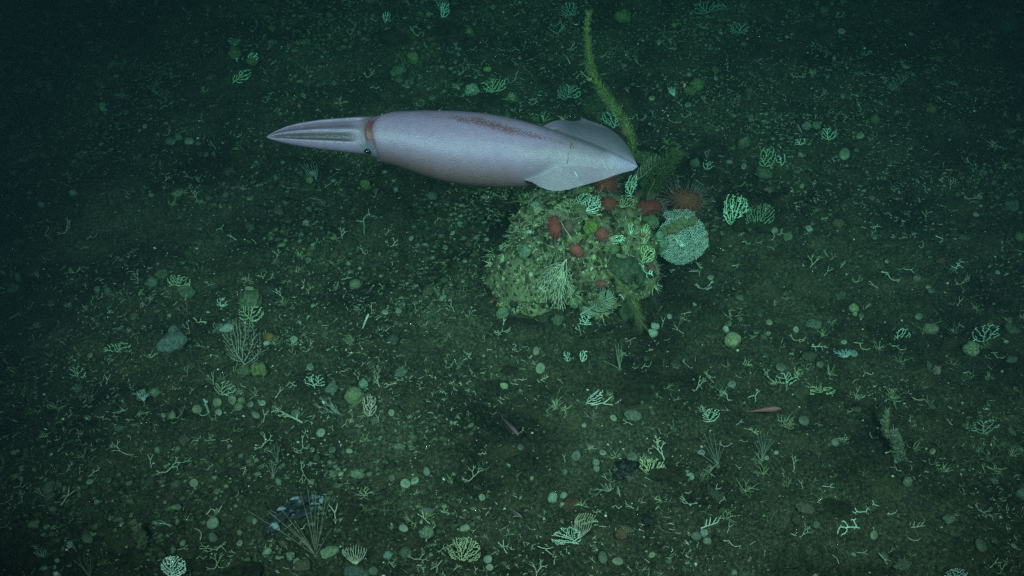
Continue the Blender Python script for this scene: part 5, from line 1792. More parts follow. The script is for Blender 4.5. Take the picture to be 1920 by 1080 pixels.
# --- rough rocks under the coral clumps
for (px, py, rx, ry, label, k, short) in (
        (765, 62, 48, 20, 'long encrusted rock ridge on the far gravel, near part', 0, 'the far rock ridge'),
        (840, 62, 38, 18, 'long encrusted rock ridge on the far gravel, end part', 1, None),
        (905, 190, 40, 17, 'low mossy rock hump just behind the squid mantle', 2, 'the mossy rock hump'),
        (1540, 745, 30, 8, 'low brown rock under the low cream tangle', 3, None),
        (1255, 880, 36, 14, 'brown crusty rock under the cream mossy clump', 4, None),
        (1200, 735, 40, 16, 'mossy low rock behind the white feathery coral', 0, 'the mossy low rock'),
        (935, 725, 26, 14, 'flat brown rock under the small yellow ball', 1, None),
        (980, 862, 22, 16, 'grey brown pitted stone with pale flecks on the middle gravel', 2, 'the pitted grey stone'),
        (953, 692, 15, 11, 'grey pale capped stone on middle gravel', 3, 'the pale capped stone'),
        (1420, 415, 40, 12, 'low dark rock under the lace and dull bushes', 4, None),
        (880, 1045, 34, 16, 'brown rock under the big cream bush coral', 1, None),
        (460, 1070, 34, 16, 'dark brown soft edged rock in the bottom left', 2, 'the bottom brown rock'),
        (1560, 950, 34, 10, 'low olive rock behind the white antler coral', 3, None),
        (1690, 628, 22, 9, 'low olive rock under the pale open bush', 4, None)):
    sponge(px, py, rx, ry * .8, (.10, .105, .065), label, 'rock', 'rock', k, .2, short, None, 'rock', .75)

# --- fish and shrimp
def fish(px, py, length, rot, label, color, h=.05, short=None):
    l_, n_, s_ = hit(px, py)
    p_ = CAMP + (l_ - CAMP) * (1 - h / CAM_H)
    s_ = -((p_ - CAMP) @ W) / F
    L_ = length * s_
    t = np.linspace(0, 1, 22)
    prof = np.interp(t, [0, .06, .2, .38, .6, .8, .92, 1], [.012, .055, .10, .105, .075, .042, .028, .02]) * L_
    nn = 14
    ang = np.arange(nn) * 2 * math.pi / nn
    V_ = np.vstack([np.stack([np.full(nn, (.5 - tt) * L_), np.cos(ang) * r_ * .72 + .02 * L_ * math.sin(tt * 4), np.sin(ang) * r_], 1) for tt, r_ in zip(t, prof)])
    f_ = [(i * nn + j, i * nn + (j + 1) % nn, (i + 1) * nn + (j + 1) % nn, (i + 1) * nn + j) for i in range(21) for j in range(nn)]
    f_ += [tuple(range(nn))[::-1], tuple(range(21 * nn, 22 * nn))]
    cc = np.array(color)
    o = obj('fish', mesh_from('fish', V_, f_, np.repeat(np.linspace(1.25, .75, 22), nn)[:, None] * cc, True, M_SHELL), None, None, p_, (0, 0, rot))
    tag(o, label, 'fish')

    def fin(name, poly, th):
        q = np.array(poly) * L_
        n_p = len(q)
        a_ = np.hstack([q[:, :1], np.full((n_p, 1), th * L_), q[:, 1:]])
        b_ = a_ * [1, -1, 1]
        ff = [tuple(range(n_p)), tuple(range(n_p, 2 * n_p))[::-1]] + [(i, i + n_p, (i + 1) % n_p + n_p, (i + 1) % n_p) for i in range(n_p)]
        obj(name, MB().add(np.vstack([a_, b_]), ff).mesh(name, M_SOFT, False), o, tuple(cc * .9))
    fin('tail_fin', [(-.47, .02), (-.60, .075), (-.57, 0), (-.60, -.075), (-.47, -.02)], .006)
    fin('back_fin', [(.18, .085), (.08, .15), (-.28, .075), (-.30, .045)], .005)
    ev_, ef_ = ico(2)
    for sg in (-1, 1):
        obj('eye', mesh_from('fish_eye', ev_ * .022 * L_, ef_, None, True, M_EYE), o, None, (.40 * L_, sg * .055 * L_, .025 * L_))
    if short:
        land(short, px, py)


fish(1435, 769, 62, .1, 'small pink red fish hovering above the right hand gravel', (.22, .080, .085), .05, 'the pink fish')
fish(957, 800, 52, -.95, 'small purple fish gliding above the middle gravel', (.13, .06, .09), .05, 'the purple fish')
fish(968, 962, 30, -.75, 'tiny dark purple fish above the bottom gravel', (.20, .09, .14), .04)
sponge(1755, 694, 7, 12, (.42, .22, .19), 'pink soft lump standing on the right hand gravel', 'soft coral', 'lumpy', 2, .3, 'the pink soft lump', None, 'soft_coral')
sponge(252, 591, 7, 4, (.26, .13, .13), 'tiny pink soft lump on the dim left gravel', 'soft coral', 'lumpy', 3, .6, None, None, 'soft_coral')
sponge(694, 2, 9, 2.5, (.40, .14, .13), 'tiny pink red soft lump at the far top', 'soft coral', 'smooth', 1, .2, None, None, 'soft_coral')
sponge(106, 378, 5, 4, (.28, .10, .07), 'tiny rusty red lump in the dim left gravel', 'soft coral', 'lumpy', 0, .1, None, None, 'soft_coral')
sponge(178, 295, 7, 5, (.16, .07, .06), 'dim red lump on the dark left slope', 'soft coral', 'lumpy', 1, .1, None, None, 'soft_coral')
sponge(97, 567, 5, 5, (.26, .10, .08), 'small rusty red lump with a white hook in front', 'soft coral', 'lumpy', 4, .1, None, None, 'soft_coral')
sponge(505, 631, 9, 7, (.42, .20, .03), 'orange lobed sponge beside the tall grey sea fan', 'sponge', 'lumpy', 3, .3, 'the orange sponge')
sponge(500, 643, 7, 3.5, (.55, .62, .58), 'white crust under the orange lobed sponge', 'sponge', 'smooth', 2, .3)
sponge(427, 615, 14, 4.5, (.46, .52, .50), 'grey white broken shell heap left of the tall grey sea fan', 'shell', 'lumpy', 4, .3, None, None, 'shell_heap')
sponge(1764, 488, 9, 4, (.26, .10, .03), 'rusty orange crust on bare dark gravel', 'sponge', 'lumpy', 2, .3)
l_, n_, s_ = hit(1280, 185)
v_, f_ = tube(np.array([[0, 0, 0], [1 * s_, 0, 14 * s_], [0, 0, 26 * s_]]), [.8 * s_, .7 * s_, .6 * s_], 5)
o_ = empty('sea_pen', l_, 'thin stalk with a glowing pink tip beside the green mossy ball', 'sea pen')
o_['label'] = 'thin stalk with a bright pink tip beside the green mossy ball'
obj('stalk', MB().add(v_, f_).mesh('stalk', M_SOFT), o_, (.16, .10, .10))
v_, f_ = blob(2, np.array([2.4, 2.4, 5.5]) * s_, 3)
obj('tip', MB().add(v_ + [0, 0, 29 * s_], f_).mesh('tip', M_SOFT), o_, (.75, .25, .24))

# stick like spine
l_, n_, s_ = hit(685, 605)
v_, f_ = capsule(np.array([[-3 * s_, -16 * s_, 2.5 * s_], [0, 0, 3 * s_], [4 * s_, 17 * s_, 3.5 * s_]]), np.array([1.2, 1.9, 2.3]) * s_, 8)
tag(obj('urchin_spine', MB().add(v_, f_).mesh('urchin_spine', M_CORAL), None, (.46, .46, .36), l_), 'pale straight club shaped stick lying on the centre gravel', 'urchin spine')
land('the pale club stick', 685, 605)

# ================================================================== SCATTERED SHELLS, STONES, TWIGS
rngS = random.Random(77)


def shell_mesh(k):
    rr, na = 9, 28
    rng = random.Random(900 + k)
    el = (1.0, .78 if k % 2 else .94)
    ribs = (0, 0, 11, 14, 0, 9)[k % 6]
    dome = (.38, .5, .3, .34, .62, .22)[k % 6]
    V_, F_, C_ = [np.array([0, 0, dome])], [], [np.array([.8, .8, .8])]
    for i in range(1, rr + 1):
        r_ = i / rr
        for j in range(na):
            a_ = 2 * math.pi * j / na
            w = 1 + (.035 * math.cos(ribs * a_) * r_ if ribs else 0) + .05 * math.sin(2 * a_ + k) + .03 * math.sin(3 * a_ + 2 * k)
            if k % 3 == 0 and abs(a_ - math.pi / 2) < .6:
                w *= 1 + .13 * (1 - abs(a_ - math.pi / 2) / .6)
            z = dome * math.sqrt(max(0, 1 - r_ ** 2.2))
            V_.append(np.array([math.cos(a_) * r_ * w * el[0], math.sin(a_) * r_ * w * el[1], z]))
            g = (.62 + .45 * r_) * (.85 + .22 * math.sin(r_ * 26 + k) * (r_ > .3) + .16 * rng.uniform(-1, 1))
            C_.append(np.array([g, g, g]))
    F_ += [(0, 1 + j, 1 + (j + 1) % na) for j in range(na)]
    for i in range(rr - 1):
        for j in range(na):
            a_, b_ = 1 + i * na + j, 1 + i * na + (j + 1) % na
            F_.append((a_, a_ + na, b_ + na, b_))
    base = 1 + (rr - 1) * na
    F_.append(tuple(base + j for j in range(na))[::-1])
    return np.array(V_), F_, np.array(C_)


SHELL_M = []
for tone in ((.23, .24, .19), (.15, .165, .145), (.21, .20, .135), (.095, .105, .08)):
    for k in range(6):
        v_, f_, c_ = shell_mesh(k)
        SHELL_M.append(mesh_from('shell', v_, f_, c_ * np.array(tone), True, M_SHELL))
TONE = ('pale grey', 'blue grey', 'cream tan', 'dull grey green')
SHAPE = ('round', 'oval', 'ribbed round', 'ribbed oval', 'domed', 'flat oval')


def twig_mesh(k):
    """six families of coral twig, unit long, lying flat"""
    rng = random.Random(500 + k)
    fam = k % 6
    mb = MB()
    r = .034

    def stick(p, ang, L_, r0, bend, depth, z0=.03, zs=.1):
        pts = [np.array([p[0], p[1], z0])]
        a = ang
        n = 5
        zz = z0
        for i in range(n):
            a += bend / n + rng.gauss(0, .10)
            zz = max(.02, zz + rng.uniform(-.02, .03) + zs / n)
            pts.append(np.array([pts[-1][0] + math.cos(a) * L_ / n, pts[-1][1] + math.sin(a) * L_ / n, zz]))
        v_, f_ = tube(pts, np.linspace(r0, r0 * .62, n + 1), 5)
        mb.add(v_, f_)
        return pts, a
    if fam == 0:      # forked
        p_, a = stick((-.5, 0), rng.uniform(-.1, .1), .5, r, .2, 1)
        for sg in (-1, 1):
            stick(p_[-1], a + sg * rng.uniform(.45, .75), rng.uniform(.35, .5), r * .85, sg * -.2, 0, p_[-1][2])
    elif fam == 1:    # branched
        p_, a = stick((-.5, 0), 0, .95, r, rng.uniform(-.5, .5), 1)
        for i in (1, 2, 3, 4):
            stick(p_[i], rng.choice((-1, 1)) * rng.uniform(.7, 1.1), rng.uniform(.18, .4), r * .8, rng.uniform(-.4, .4), 0, p_[i][2])
    elif fam == 2:    # zigzag
        p_ = (-.5, 0)
        a = .55
        for i in range(3):
            q, _ = stick(p_, a, .36, r * (1 - .12 * i), 0, 0, .03, .02)
            p_ = q[-1]
            a = -a * rng.uniform(.7, 1.3)
            if rng.random() < .6:
                stick(p_, a + rng.choice((-1.2, 1.2)), .2, r * .7, 0, 0)
    elif fam == 3:    # stick
        stick((-.5, 0), 0, 1.0, r * 1.1, rng.uniform(-.3, .3), 0, .03, .02)
    elif fam == 4:    # hooked
        stick((-.4, 0), -.5, .95, r, rng.uniform(1.2, 2.0), 0, .03, .03)
    else:             # antler
        def rec(p, ang, L_, r0, d, z):
            q, a = stick(p, ang, L_, r0, rng.uniform(-.5, .5), 0, z)
            if d == 0:
                return
            for sg in (-1, 1):
                if d > 1 or rng.random() < .85:
                    rec(q[-1], a + sg * rng.uniform(.35, .75), L_ * rng.uniform(.65, .85), r0 * .85, d - 1, q[-1][2])
        rec((-.5, 0), 0, .36, r, 3, .03)
        rec((-.5, 0), rng.uniform(1.8, 2.6), .25, r, 1, .03)
    return mb.mesh('coral_twig', M_CORAL)


TWIGS = [twig_mesh(k) for k in range(30)]
FAM = ('forked', 'branched', 'zigzag', 'straight', 'hooked', 'antler shaped')

AUTO = []        # (object, description, px, py, cat, group)


def add_twig(px, py, size, fam, ang, bright=1.0, var=None):
    l_, n_, s_ = hit(px, py)
    k = fam + 6 * (rngS.randrange(5) if var is None else var)
    hue = rngS.random()
    c = (np.array([.47, .50, .40]) * (1 - hue) + np.array([.52, .45, .33]) * hue) * bright * .84
    # pitch so that stems on the ground keep their seen length
    sc_ = size * s_ * 1.12
    eu = align(n_ + np.array([rngS.gauss(0, .14), rngS.gauss(0, .14) - .10, 0]), ang)
    th = 1.0 if size > 20 else min(1.6, 20 / size)
    o = obj('coral_twig', TWIGS[k], None, tuple(c), l_ + n_ * .003, eu, (sc_, sc_, sc_ * 1.1))
    tone = 'white' if bright > 1.05 else ('grey' if bright < .72 else 'cream')
    big = 'large' if size > 34 else ('small' if size < 17 else '')
    AUTO.append((o, ' '.join(q for q in (big, FAM[fam], tone, 'coral twig') if q), px, py, 'coral twig', 'coral twigs scattered over the gravel'))


TW = [  # seen in the photograph: x, y, size, family, angle (degrees), brightness
    (795, 972, 30, 0, 90, 1.2), (800, 1003, 26, 1, 110, 1.1), (630, 965, 34, 0, 80, 1.1), (780, 930, 18, 0, 100, 1.1), (1362, 748, 34, 2, -20, 1), (1415, 747, 36, 0, 200, 1.05),
    (1130, 762, 40, 0, 20, 1.2), (943, 628, 30, 5, -40, 1.2), (975, 712, 24, 2, 70, 1), (1175, 793, 20, 0, 100, 1.1), (1262, 800, 18, 2, -50, .9), (1270, 752, 14, 0, 30, .9),
    (1307, 723, 22, 5, 70, 1), (1332, 712, 18, 0, 200, 1), (1275, 866, 8, 0, 0, 1), (1245, 852, 34, 5, 60, 1.15), (1222, 843, 18, 2, 10, 1), (1060, 860, 16, 0, 45, 1),
    (1135, 898, 16, 0, 50, 1.1), (1215, 900, 14, 3, -45, 1.1), (1238, 900, 20, 2, -60, 1), (1160, 924, 18, 1, 20, 1.05), (1205, 985, 18, 0, 100, 1.1), (1158, 955, 20, 2, 50, 1.1),
    (945, 1028, 30, 0, 95, 1.15), (1022, 1032, 28, 0, -30, 1.1), (1330, 985, 44, 1, -35, 1.1), (1370, 1025, 30, 2, -40, 1), (1365, 990, 20, 0, 20, 1), (1100, 1056, 12, 4, 0, 1.1),
    (860, 1066, 8, 0, 0, 1), (1005, 1072, 34, 5, 50, 1), (1180, 1066, 14, 0, 40, 1), (1290, 925, 16, 4, 70, 1), (1350, 940, 28, 2, -80, .9), (1340, 920, 24, 0, 0, 1),
    (790, 1050, 24, 5, 10, 1), (820, 1065, 30, 0, 200, 1.05), (735, 1060, 20, 1, -20, 1), (830, 1030, 18, 0, 40, 1), (893, 900, 28, 5, -10, .9), (865, 940, 10, 3, 60, 1),
    (650, 907, 16, 0, 40, 1), (570, 845, 26, 5, -60, 1), (575, 895, 30, 5, -70, .8), (500, 830, 26, 5, 50, 1.1), (460, 885, 22, 1, -10, 1.1), (425, 830, 20, 0, 40, 1.1), (365, 826, 24, 2, -140, 1),
    (133, 845, 0, 0, 0, 1), (222, 850, 30, 5, 70, 1.1), (206, 845, 12, 0, 0, 1), (285, 865, 26, 0, 70, 1.1), (330, 880, 34, 5, 0, 1.1), (352, 870, 20, 0, -60, 1), (133, 877, 22, 1, 30, 1),
    (150, 888, 24, 0, -10, 1.05), (180, 888, 26, 1, 20, .9), (180, 897, 12, 3, 80, 1), (255, 879, 14, 0, 20, 1), (248, 864, 8, 0, 0, 1), (395, 878, 16, 1, 10, .9), (35, 915, 30, 2, 45, .9),
    (48, 935, 20, 5, 100, .9), (75, 930, 16, 5, 120, 1.1), (130, 935, 34, 0, 40, 1.1), (80, 950, 14, 4, 80, 1), (108, 945, 12, 3, -20, 1.2), (135, 978, 12, 2, 60, 1.2), (110, 992, 12, 2, 10, 1.2),
    (407, 962, 34, 2, -25, 1.2), (375, 1003, 30, 4, -20, 1), (295, 1052, 16, 4, 60, 1), (398, 1040, 30, 5, 60, .9), (415, 1060, 26, 5, 20, .9), (345, 1030, 20, 0, -20, .9), (380, 1050, 22, 2, 40, .9),
    (420, 1030, 18, 3, -80, .9), (410, 1065, 20, 4, -10, 1), (395, 915, 8, 0, 0, 1), (445, 930, 16, 2, -20, .9), (460, 940, 8, 3, -80, 1.1), (205, 716, 26, 0, 30, 1.15), (225, 775, 24, 1, 50, 1.1),
    (175, 754, 12, 0, 30, 1), (25, 733, 9, 4, 30, 1), (60, 741, 9, 3, 80, 1), (325, 794, 12, 4, -20, 1.1), (280, 788, 8, 3, 40, 1), (278, 790, 0, 0, 0, 1), (322, 709, 8, 0, 0, 1),
    (360, 735, 14, 0, 40, 1.1), (320, 735, 10, 0, 0, 1), (335, 732, 12, 2, 10, 1.1), (405, 715, 20, 5, 60, 1), (380, 780, 20, 4, -70, 1.1), (450, 740, 20, 1, 80, 1), (452, 725, 20, 4, 60, 1),
    (478, 745, 18, 0, 40, .9), (496, 782, 26, 0, 30, 1), (540, 785, 60, 1, -20, .8), (520, 780, 22, 5, 50, 1), (533, 785, 20, 0, 100, 1), (548, 725, 26, 1, 10, 1), (575, 690, 14, 1, -20, 1),
    (580, 702, 9, 3, 20, 1.1), (552, 648, 16, 2, -60, 1.2), (552, 660, 10, 5, 30, 1.1), (570, 632, 12, 0, 15, 1.1), (575, 663, 24, 5, 0, 1), (600, 607, 11, 3, 0, 1.2), (630, 602, 14, 1, -10, 1.1),
    (640, 697, 22, 2, 30, 1), (656, 693, 10, 3, -20, 1), (746, 670, 13, 4, -10, 1.25), (694, 686, 10, 0, 45, 1.1), (711, 680, 14, 0, 30, 1.15), (735, 691, 10, 4, 30, 1), (797, 676, 14, 0, 0, 1.25),
    (762, 685, 9, 0, 80, 1), (828, 652, 8, 5, 0, 1), (844, 668, 12, 2, -15, 1), (730, 725, 26, 0, 200, 1.05), (748, 715, 16, 0, 90, 1.1), (834, 740, 14, 0, -40, 1.1), (708, 786, 18, 0, 45, 1),
    (650, 798, 22, 0, 0, 1.1), (672, 803, 18, 2, 50, 1.1), (622, 805, 14, 4, 0, 1), (572, 815, 18, 0, 80, 1), (696, 579, 16, 0, 50, 1.1), (730, 585, 8, 0, 0, 1), (698, 625, 8, 0, -50, 1.2),
    (715, 619, 12, 4, 30, 1.1), (728, 618, 14, 3, 0, 1.1), (778, 580, 14, 4, 80, 1.1), (790, 607, 12, 3, 45, 1), (816, 620, 10, 0, -40, 1.1), (797, 556, 14, 2, -10, 1.2), (823, 585, 9, 1, 40, 1.1),
    (582, 544, 20, 2, 30, 1.2), (573, 534, 18, 0, 120, 1.15), (635, 537, 18, 0, -60, 1.1), (648, 522, 16, 1, 10, 1.1), (620, 549, 0, 0, 0, 1), (645, 445, 22, 5, 10, 1.15), (583, 472, 12, 2, 10, 1.1),
    (620, 455, 9, 3, -40, 1), (596, 456, 12, 0, 60, 1), (683, 473, 10, 1, 60, 1.1), (678, 470, 18, 0, 60, 1), (728, 438, 14, 0, -20, 1.3), (738, 469, 22, 5, 0, 1.3), (780, 474, 12, 2, -20, 1.2),
    (815, 442, 13, 0, 30, 1.1), (708, 412, 22, 0, 110, 1.05), (737, 404, 11, 0, 60, 1.1), (662, 403, 8, 0, 0, 1.1), (600, 404, 6, 3, 0, 1), (850, 346, 16, 1, 20, 1.1), (825, 341, 8, 0, 0, 1),
    (637, 345, 18, 2, -20, 1.1), (616, 348, 16, 3, 20, 1.1), (662, 330, 12, 3, 0, 1), (707, 370, 10, 5, 30, 1.1), (820, 415, 14, 0, 10, 1), (855, 422, 8, 4, 80, 1), (895, 450, 10, 3, -10, 1.2),
    (868, 452, 12, 1, -20, 1.2), (880, 455, 10, 2, 10, 1.1), (860, 462, 12, 3, -60, 1), (865, 478, 10, 3, 40, 1), (843, 522, 14, 4, 60, 1.2), (870, 515, 12, 3, 50, 1.1), (890, 519, 14, 0, 30, 1),
    (795, 553, 14, 4, 10, 1.2), (820, 546, 9, 3, 0, 1.1), (860, 553, 8, 0, 0, 1), (775, 513, 10, 3, 40, 1), (718, 536, 16, 1, 0, 1), (758, 538, 8, 3, 60, 1), (685, 515, 0, 0, 0, 1),
    (1380, 502, 28, 0, 25, 1.15), (1400, 459, 18, 2, -30, 1.1), (1422, 459, 14, 0, 30, 1.1), (1447, 467, 16, 4, -40, 1), (1450, 446, 20, 4, 70, 1), (1468, 438, 22, 1, -40, 1.1), (1458, 421, 10, 2, -20, 1.2),
    (1545, 412, 13, 1, 10, 1.2), (1555, 442, 14, 4, 10, 1.1), (1525, 460, 12, 4, 60, 1), (1548, 477, 14, 1, 100, 1), (1561, 485, 12, 5, 60, 1.1), (1580, 498, 16, 1, 30, 1.1), (1528, 503, 26, 5, 30, 1),
    (1550, 511, 22, 0, 20, 1), (1520, 420, 9, 4, 70, 1.2), (1513, 442, 12, 1, -20, 1), (1500, 451, 8, 0, 10, 1), (1495, 342, 13, 4, 20, 1), (1487, 358, 13, 2, 10, 1.1), (1528, 347, 9, 3, 10, 1),
    (1462, 344, 8, 3, 60, 1.1), (1555, 323, 8, 0, 90, 1), (1611, 383, 8, 5, 10, 1.1), (1735, 354, 14, 2, 110, 1.1), (1778, 348, 18, 5, 70, 1), (1790, 348, 12, 0, 60, 1.2), (1825, 372, 20, 5, 30, 1),
    (1838, 370, 16, 2, -20, 1), (1820, 380, 18, 4, 0, .9), (1863, 388, 14, 4, -40, 1), (1766, 338, 14, 4, 30, 1), (1790, 397, 12, 3, -10, 1.15), (1765, 388, 16, 3, -45, .9), (1815, 305, 14, 5, 80, 1.1),
    (1768, 311, 10, 0, 80, 1), (1778, 322, 12, 3, -20, 1), (1754, 316, 9, 3, -20, 1.1), (1720, 321, 16, 2, 0, 1.1), (1864, 336, 9, 0, 30, 1), (1640, 425, 16, 1, 20, 1.1), (1640, 437, 18, 2, 50, 1),
    (1693, 449, 14, 0, 10, 1), (1790, 508, 16, 0, -90, 1.1), (1710, 512, 26, 2, -30, 1), (1665, 524, 34, 2, -25, 1.2), (1635, 538, 20, 0, 40, 1.1), (1608, 531, 12, 5, 0, 1), (1690, 508, 10, 0, -10, 1),
    (1614, 482, 10, 4, 0, 1), (1910, 472, 18, 4, 20, 1), (1862, 533, 8, 3, 10, 1), (1920, 530, 10, 1, 20, 1), (1625, 700, 30, 2, -85, 1.1), (1612, 653, 26, 2, -20, 1.1), (1683, 655, 22, 2, -15, 1.1),
    (1560, 658, 0, 0, 0, 1), (1467, 653, 14, 2, -50, 1), (1466, 640, 12, 3, 60, 1.1), (1498, 645, 22, 5, -20, 1), (1394, 635, 9, 1, 40, 1.2), (1535, 655, 26, 1, -10, 1.1), (1750, 625, 14, 4, 50, 1),
    (1800, 612, 14, 0, 60, 1.1), (1627, 576, 14, 1, 70, 1.1), (1618, 578, 9, 3, 80, 1), (1800, 570, 20, 0, 10, 1.05), (1783, 572, 12, 2, 0, 1), (1470, 564, 16, 0, 40, 1), (1452, 570, 16, 1, -20, 1.1),
    (1487, 572, 10, 3, 20, 1), (1318, 549, 30, 5, 80, 1.1), (1395, 572, 12, 1, -50, 1), (1490, 590, 0, 0, 0, 1), (1850, 672, 14, 4, -30, 1), (1865, 670, 24, 2, -10, 1.1), (1855, 692, 12, 3, -60, 1),
    (1740, 683, 10, 0, 50, 1), (1783, 693, 9, 3, -50, 1), (1735, 728, 12, 4, -20, 1), (1595, 774, 14, 2, 40, 1.1), (1388, 795, 16, 0, 80, 1.1), (1534, 796, 14, 2, -50, 1), (1580, 825, 16, 1, 20, 1.15),
    (1393, 830, 14, 2, 10, 1.1), (1495, 744, 8, 3, -60, 1.1), (1592, 745, 10, 3, -40, 1), (1720, 752, 24, 4, -15, 1), (1415, 700, 10, 3, 60, 1), (1490, 712, 30, 5, 60, 1), (1437, 712, 26, 5, 10, 1),
    (1470, 708, 16, 1, -50, 1), (1310, 726, 20, 0, 60, .9), (1325, 705, 16, 5, 40, 1), (1630, 815, 18, 4, 100, .8), (1780, 795, 18, 1, 40, 1), (1860, 755, 12, 3, -20, 1), (1680, 880, 18, 2, -60, 1),
    (1570, 823, 12, 4, 20, 1.1), (1553, 917, 22, 0, -60, 1.1), (1536, 940, 16, 1, 60, 1), (1502, 910, 18, 0, -10, 1), (1675, 965, 22, 4, -20, 1.2), (1712, 1016, 24, 4, -20, 1.1), (1715, 990, 34, 1, 60, .9),
    (1616, 1042, 22, 0, 20, 1.1), (1570, 1050, 22, 4, -30, 1), (1653, 1052, 26, 0, -70, 1.1), (1672, 1035, 14, 0, 0, 1), (1695, 1056, 14, 0, 80, 1), (1510, 1008, 26, 5, 10, .9), (1488, 1003, 14, 4, 0, 1),
    (1790, 968, 14, 0, 70, 1.1), (1845, 965, 22, 5, -50, .9), (1890, 957, 16, 2, 40, 1), (1865, 1060, 26, 0, 30, 1), (1880, 1072, 18, 5, 10, 1), (1510, 943, 9, 3, 10, 1.1), (1490, 870, 22, 5, 80, 1),
    (1470, 888, 16, 2, 40, 1), (1432, 942, 10, 3, 10, 1), (1411, 1020, 14, 3, 30, 1.1), (1714, 1042, 12, 4, 20, .9), (1240, 862, 0, 0, 0, 1),
    (172, 220, 0, 0, 0, 1), (365, 285, 0, 0, 0, 1), (318, 258, 16, 5, 70, 1), (328, 270, 10, 1, 40, 1), (390, 255, 0, 0, 0, 1), (402, 275, 14, 5, 60, .9), (443, 282, 16, 1, 20, 1), (450, 256, 18, 4, 20, 1),
    (362, 196, 14, 4, -20, .9), (398, 202, 10, 2, -20, 1), (380, 217, 12, 1, 80, .9), (208, 242, 10, 0, 80, .9), (70, 276, 22, 2, 30, .9), (35, 258, 20, 1, 30, .8), (178, 280, 9, 4, -40, 1.1),
    (178, 130, 18, 0, 40, .8), (163, 145, 14, 2, 20, .8), (195, 290, 10, 4, -30, 1), (290, 307, 12, 4, 30, 1.1), (330, 308, 10, 0, 0, 1.1), (287, 318, 10, 4, -20, 1.1), (315, 338, 12, 1, 30, 1),
    (125, 328, 14, 0, 70, 1.1), (75, 347, 12, 1, 50, 1), (53, 373, 14, 2, -20, 1), (28, 355, 14, 5, 10, 1), (355, 352, 18, 2, 10, 1.1), (375, 342, 16, 5, 60, 1), (370, 372, 20, 5, 10, 1), (450, 355, 9, 0, 80, 1.1),
    (405, 358, 8, 4, 0, 1), (510, 374, 9, 0, -70, 1), (133, 430, 24, 5, 70, 1.1), (173, 447, 18, 2, 10, 1.1), (415, 432, 24, 0, -50, 1.1), (435, 447, 20, 0, 40, 1.15), (477, 455, 14, 4, 60, 1.2),
    (373, 432, 9, 0, -10, 1.1), (520, 480, 16, 5, 80, 1), (460, 477, 10, 3, 10, 1), (75, 418, 14, 4, 0, 1), (48, 430, 10, 0, 30, 1), (90, 435, 9, 1, 60, 1), (330, 482, 8, 1, 0, 1), (118, 504, 14, 2, -10, 1),
    (70, 518, 22, 1, 10, 1.1), (90, 520, 16, 2, 20, 1), (25, 472, 10, 2, 0, 1), (190, 560, 14, 0, 0, 1.15), (207, 555, 12, 3, -60, 1.2), (216, 561, 10, 0, 60, 1.1), (280, 563, 16, 1, 0, 1.1),
    (390, 535, 22, 2, -20, 1.15), (515, 520, 22, 1, 0, 1), (530, 555, 22, 5, 50, 1), (330, 572, 12, 3, 50, 1), (96, 574, 14, 4, -30, 1.1), (63, 573, 10, 0, 60, 1), (222, 590, 9, 0, 40, 1.1),
    (30, 596, 20, 3, 50, .9), (63, 634, 14, 3, 90, 1), (93, 635, 12, 4, -60, 1), (65, 655, 9, 0, -30, 1), (6, 663, 16, 3, -60, 1), (10, 680, 14, 3, 30, 1), (185, 607, 6, 0, 0, 1),
    (760, 72, 0, 0, 0, 1), (855, 80, 12, 5, 70, 1), (870, 38, 10, 0, 60, 1), (885, 95, 16, 2, 30, .9), (800, 92, 14, 2, -40, 1), (843, 100, 14, 4, -30, .9), (744, 108, 11, 1, 90, 1.2), (756, 122, 9, 5, 60, 1),
    (662, 152, 10, 4, 0, 1.1), (695, 150, 20, 5, 20, 1), (704, 168, 18, 2, -20, 1.1), (570, 186, 14, 5, 60, 1), (613, 110, 6, 0, 0, 1), (556, 143, 9, 3, 30, .9), (775, 147, 10, 4, 30, 1.1),
    (790, 192, 14, 1, 30, 1), (805, 137, 10, 2, 0, .9), (952, 184, 14, 5, 70, 1.1), (965, 97, 8, 0, 0, 1), (970, 140, 10, 1, 60, 1), (1045, 48, 14, 5, 80, .9), (1052, 65, 20, 5, 0, .9), (970, 32, 10, 0, 0, 1),
    (985, 94, 10, 3, 10, 1), (1072, 95, 20, 5, 20, 1), (1064, 115, 26, 3, 10, 1.1), (1090, 122, 12, 1, 20, 1), (998, 188, 16, 4, 0, 1.1), (1002, 200, 14, 5, 40, 1), (910, 175, 22, 4, 50, 1.2), (640, 208, 8, 0, 0, 1),
    (1183, 225, 18, 2, 10, 1.1), (1200, 232, 20, 5, -20, 1), (1222, 214, 14, 0, -20, 1.1), (1245, 214, 10, 0, 40, 1.1), (1260, 232, 16, 5, 10, 1), (1290, 222, 14, 5, -20, 1), (1298, 215, 10, 3, -70, 1),
    (1227, 245, 9, 3, 60, 1), (1298, 254, 10, 3, -30, 1), (1257, 225, 0, 0, 0, 1), (1212, 180, 8, 0, 40, 1), (1235, 192, 9, 3, 0, 1), (1262, 94, 14, 1, 20, .9), (1246, 75, 14, 5, 60, .9), (1240, 83, 10, 0, 0, 1),
    (1265, 62, 10, 1, 60, .9), (1345, 75, 14, 0, 60, 1), (1330, 91, 9, 0, 50, 1), (1465, 45, 14, 2, -40, 1), (1487, 46, 10, 4, -10, 1), (1565, 40, 22, 5, 10, 1), (1540, 130, 14, 0, -30, 1.1),
    (1500, 146, 18, 5, 20, 1), (1599, 152, 8, 3, 60, 1), (1410, 170, 9, 5, 50, 1.1), (1423, 251, 10, 2, 30, 1), (1430, 232, 16, 4, -30, 1), (1543, 185, 18, 5, 40, .9), (1535, 245, 18, 5, 30, 1),
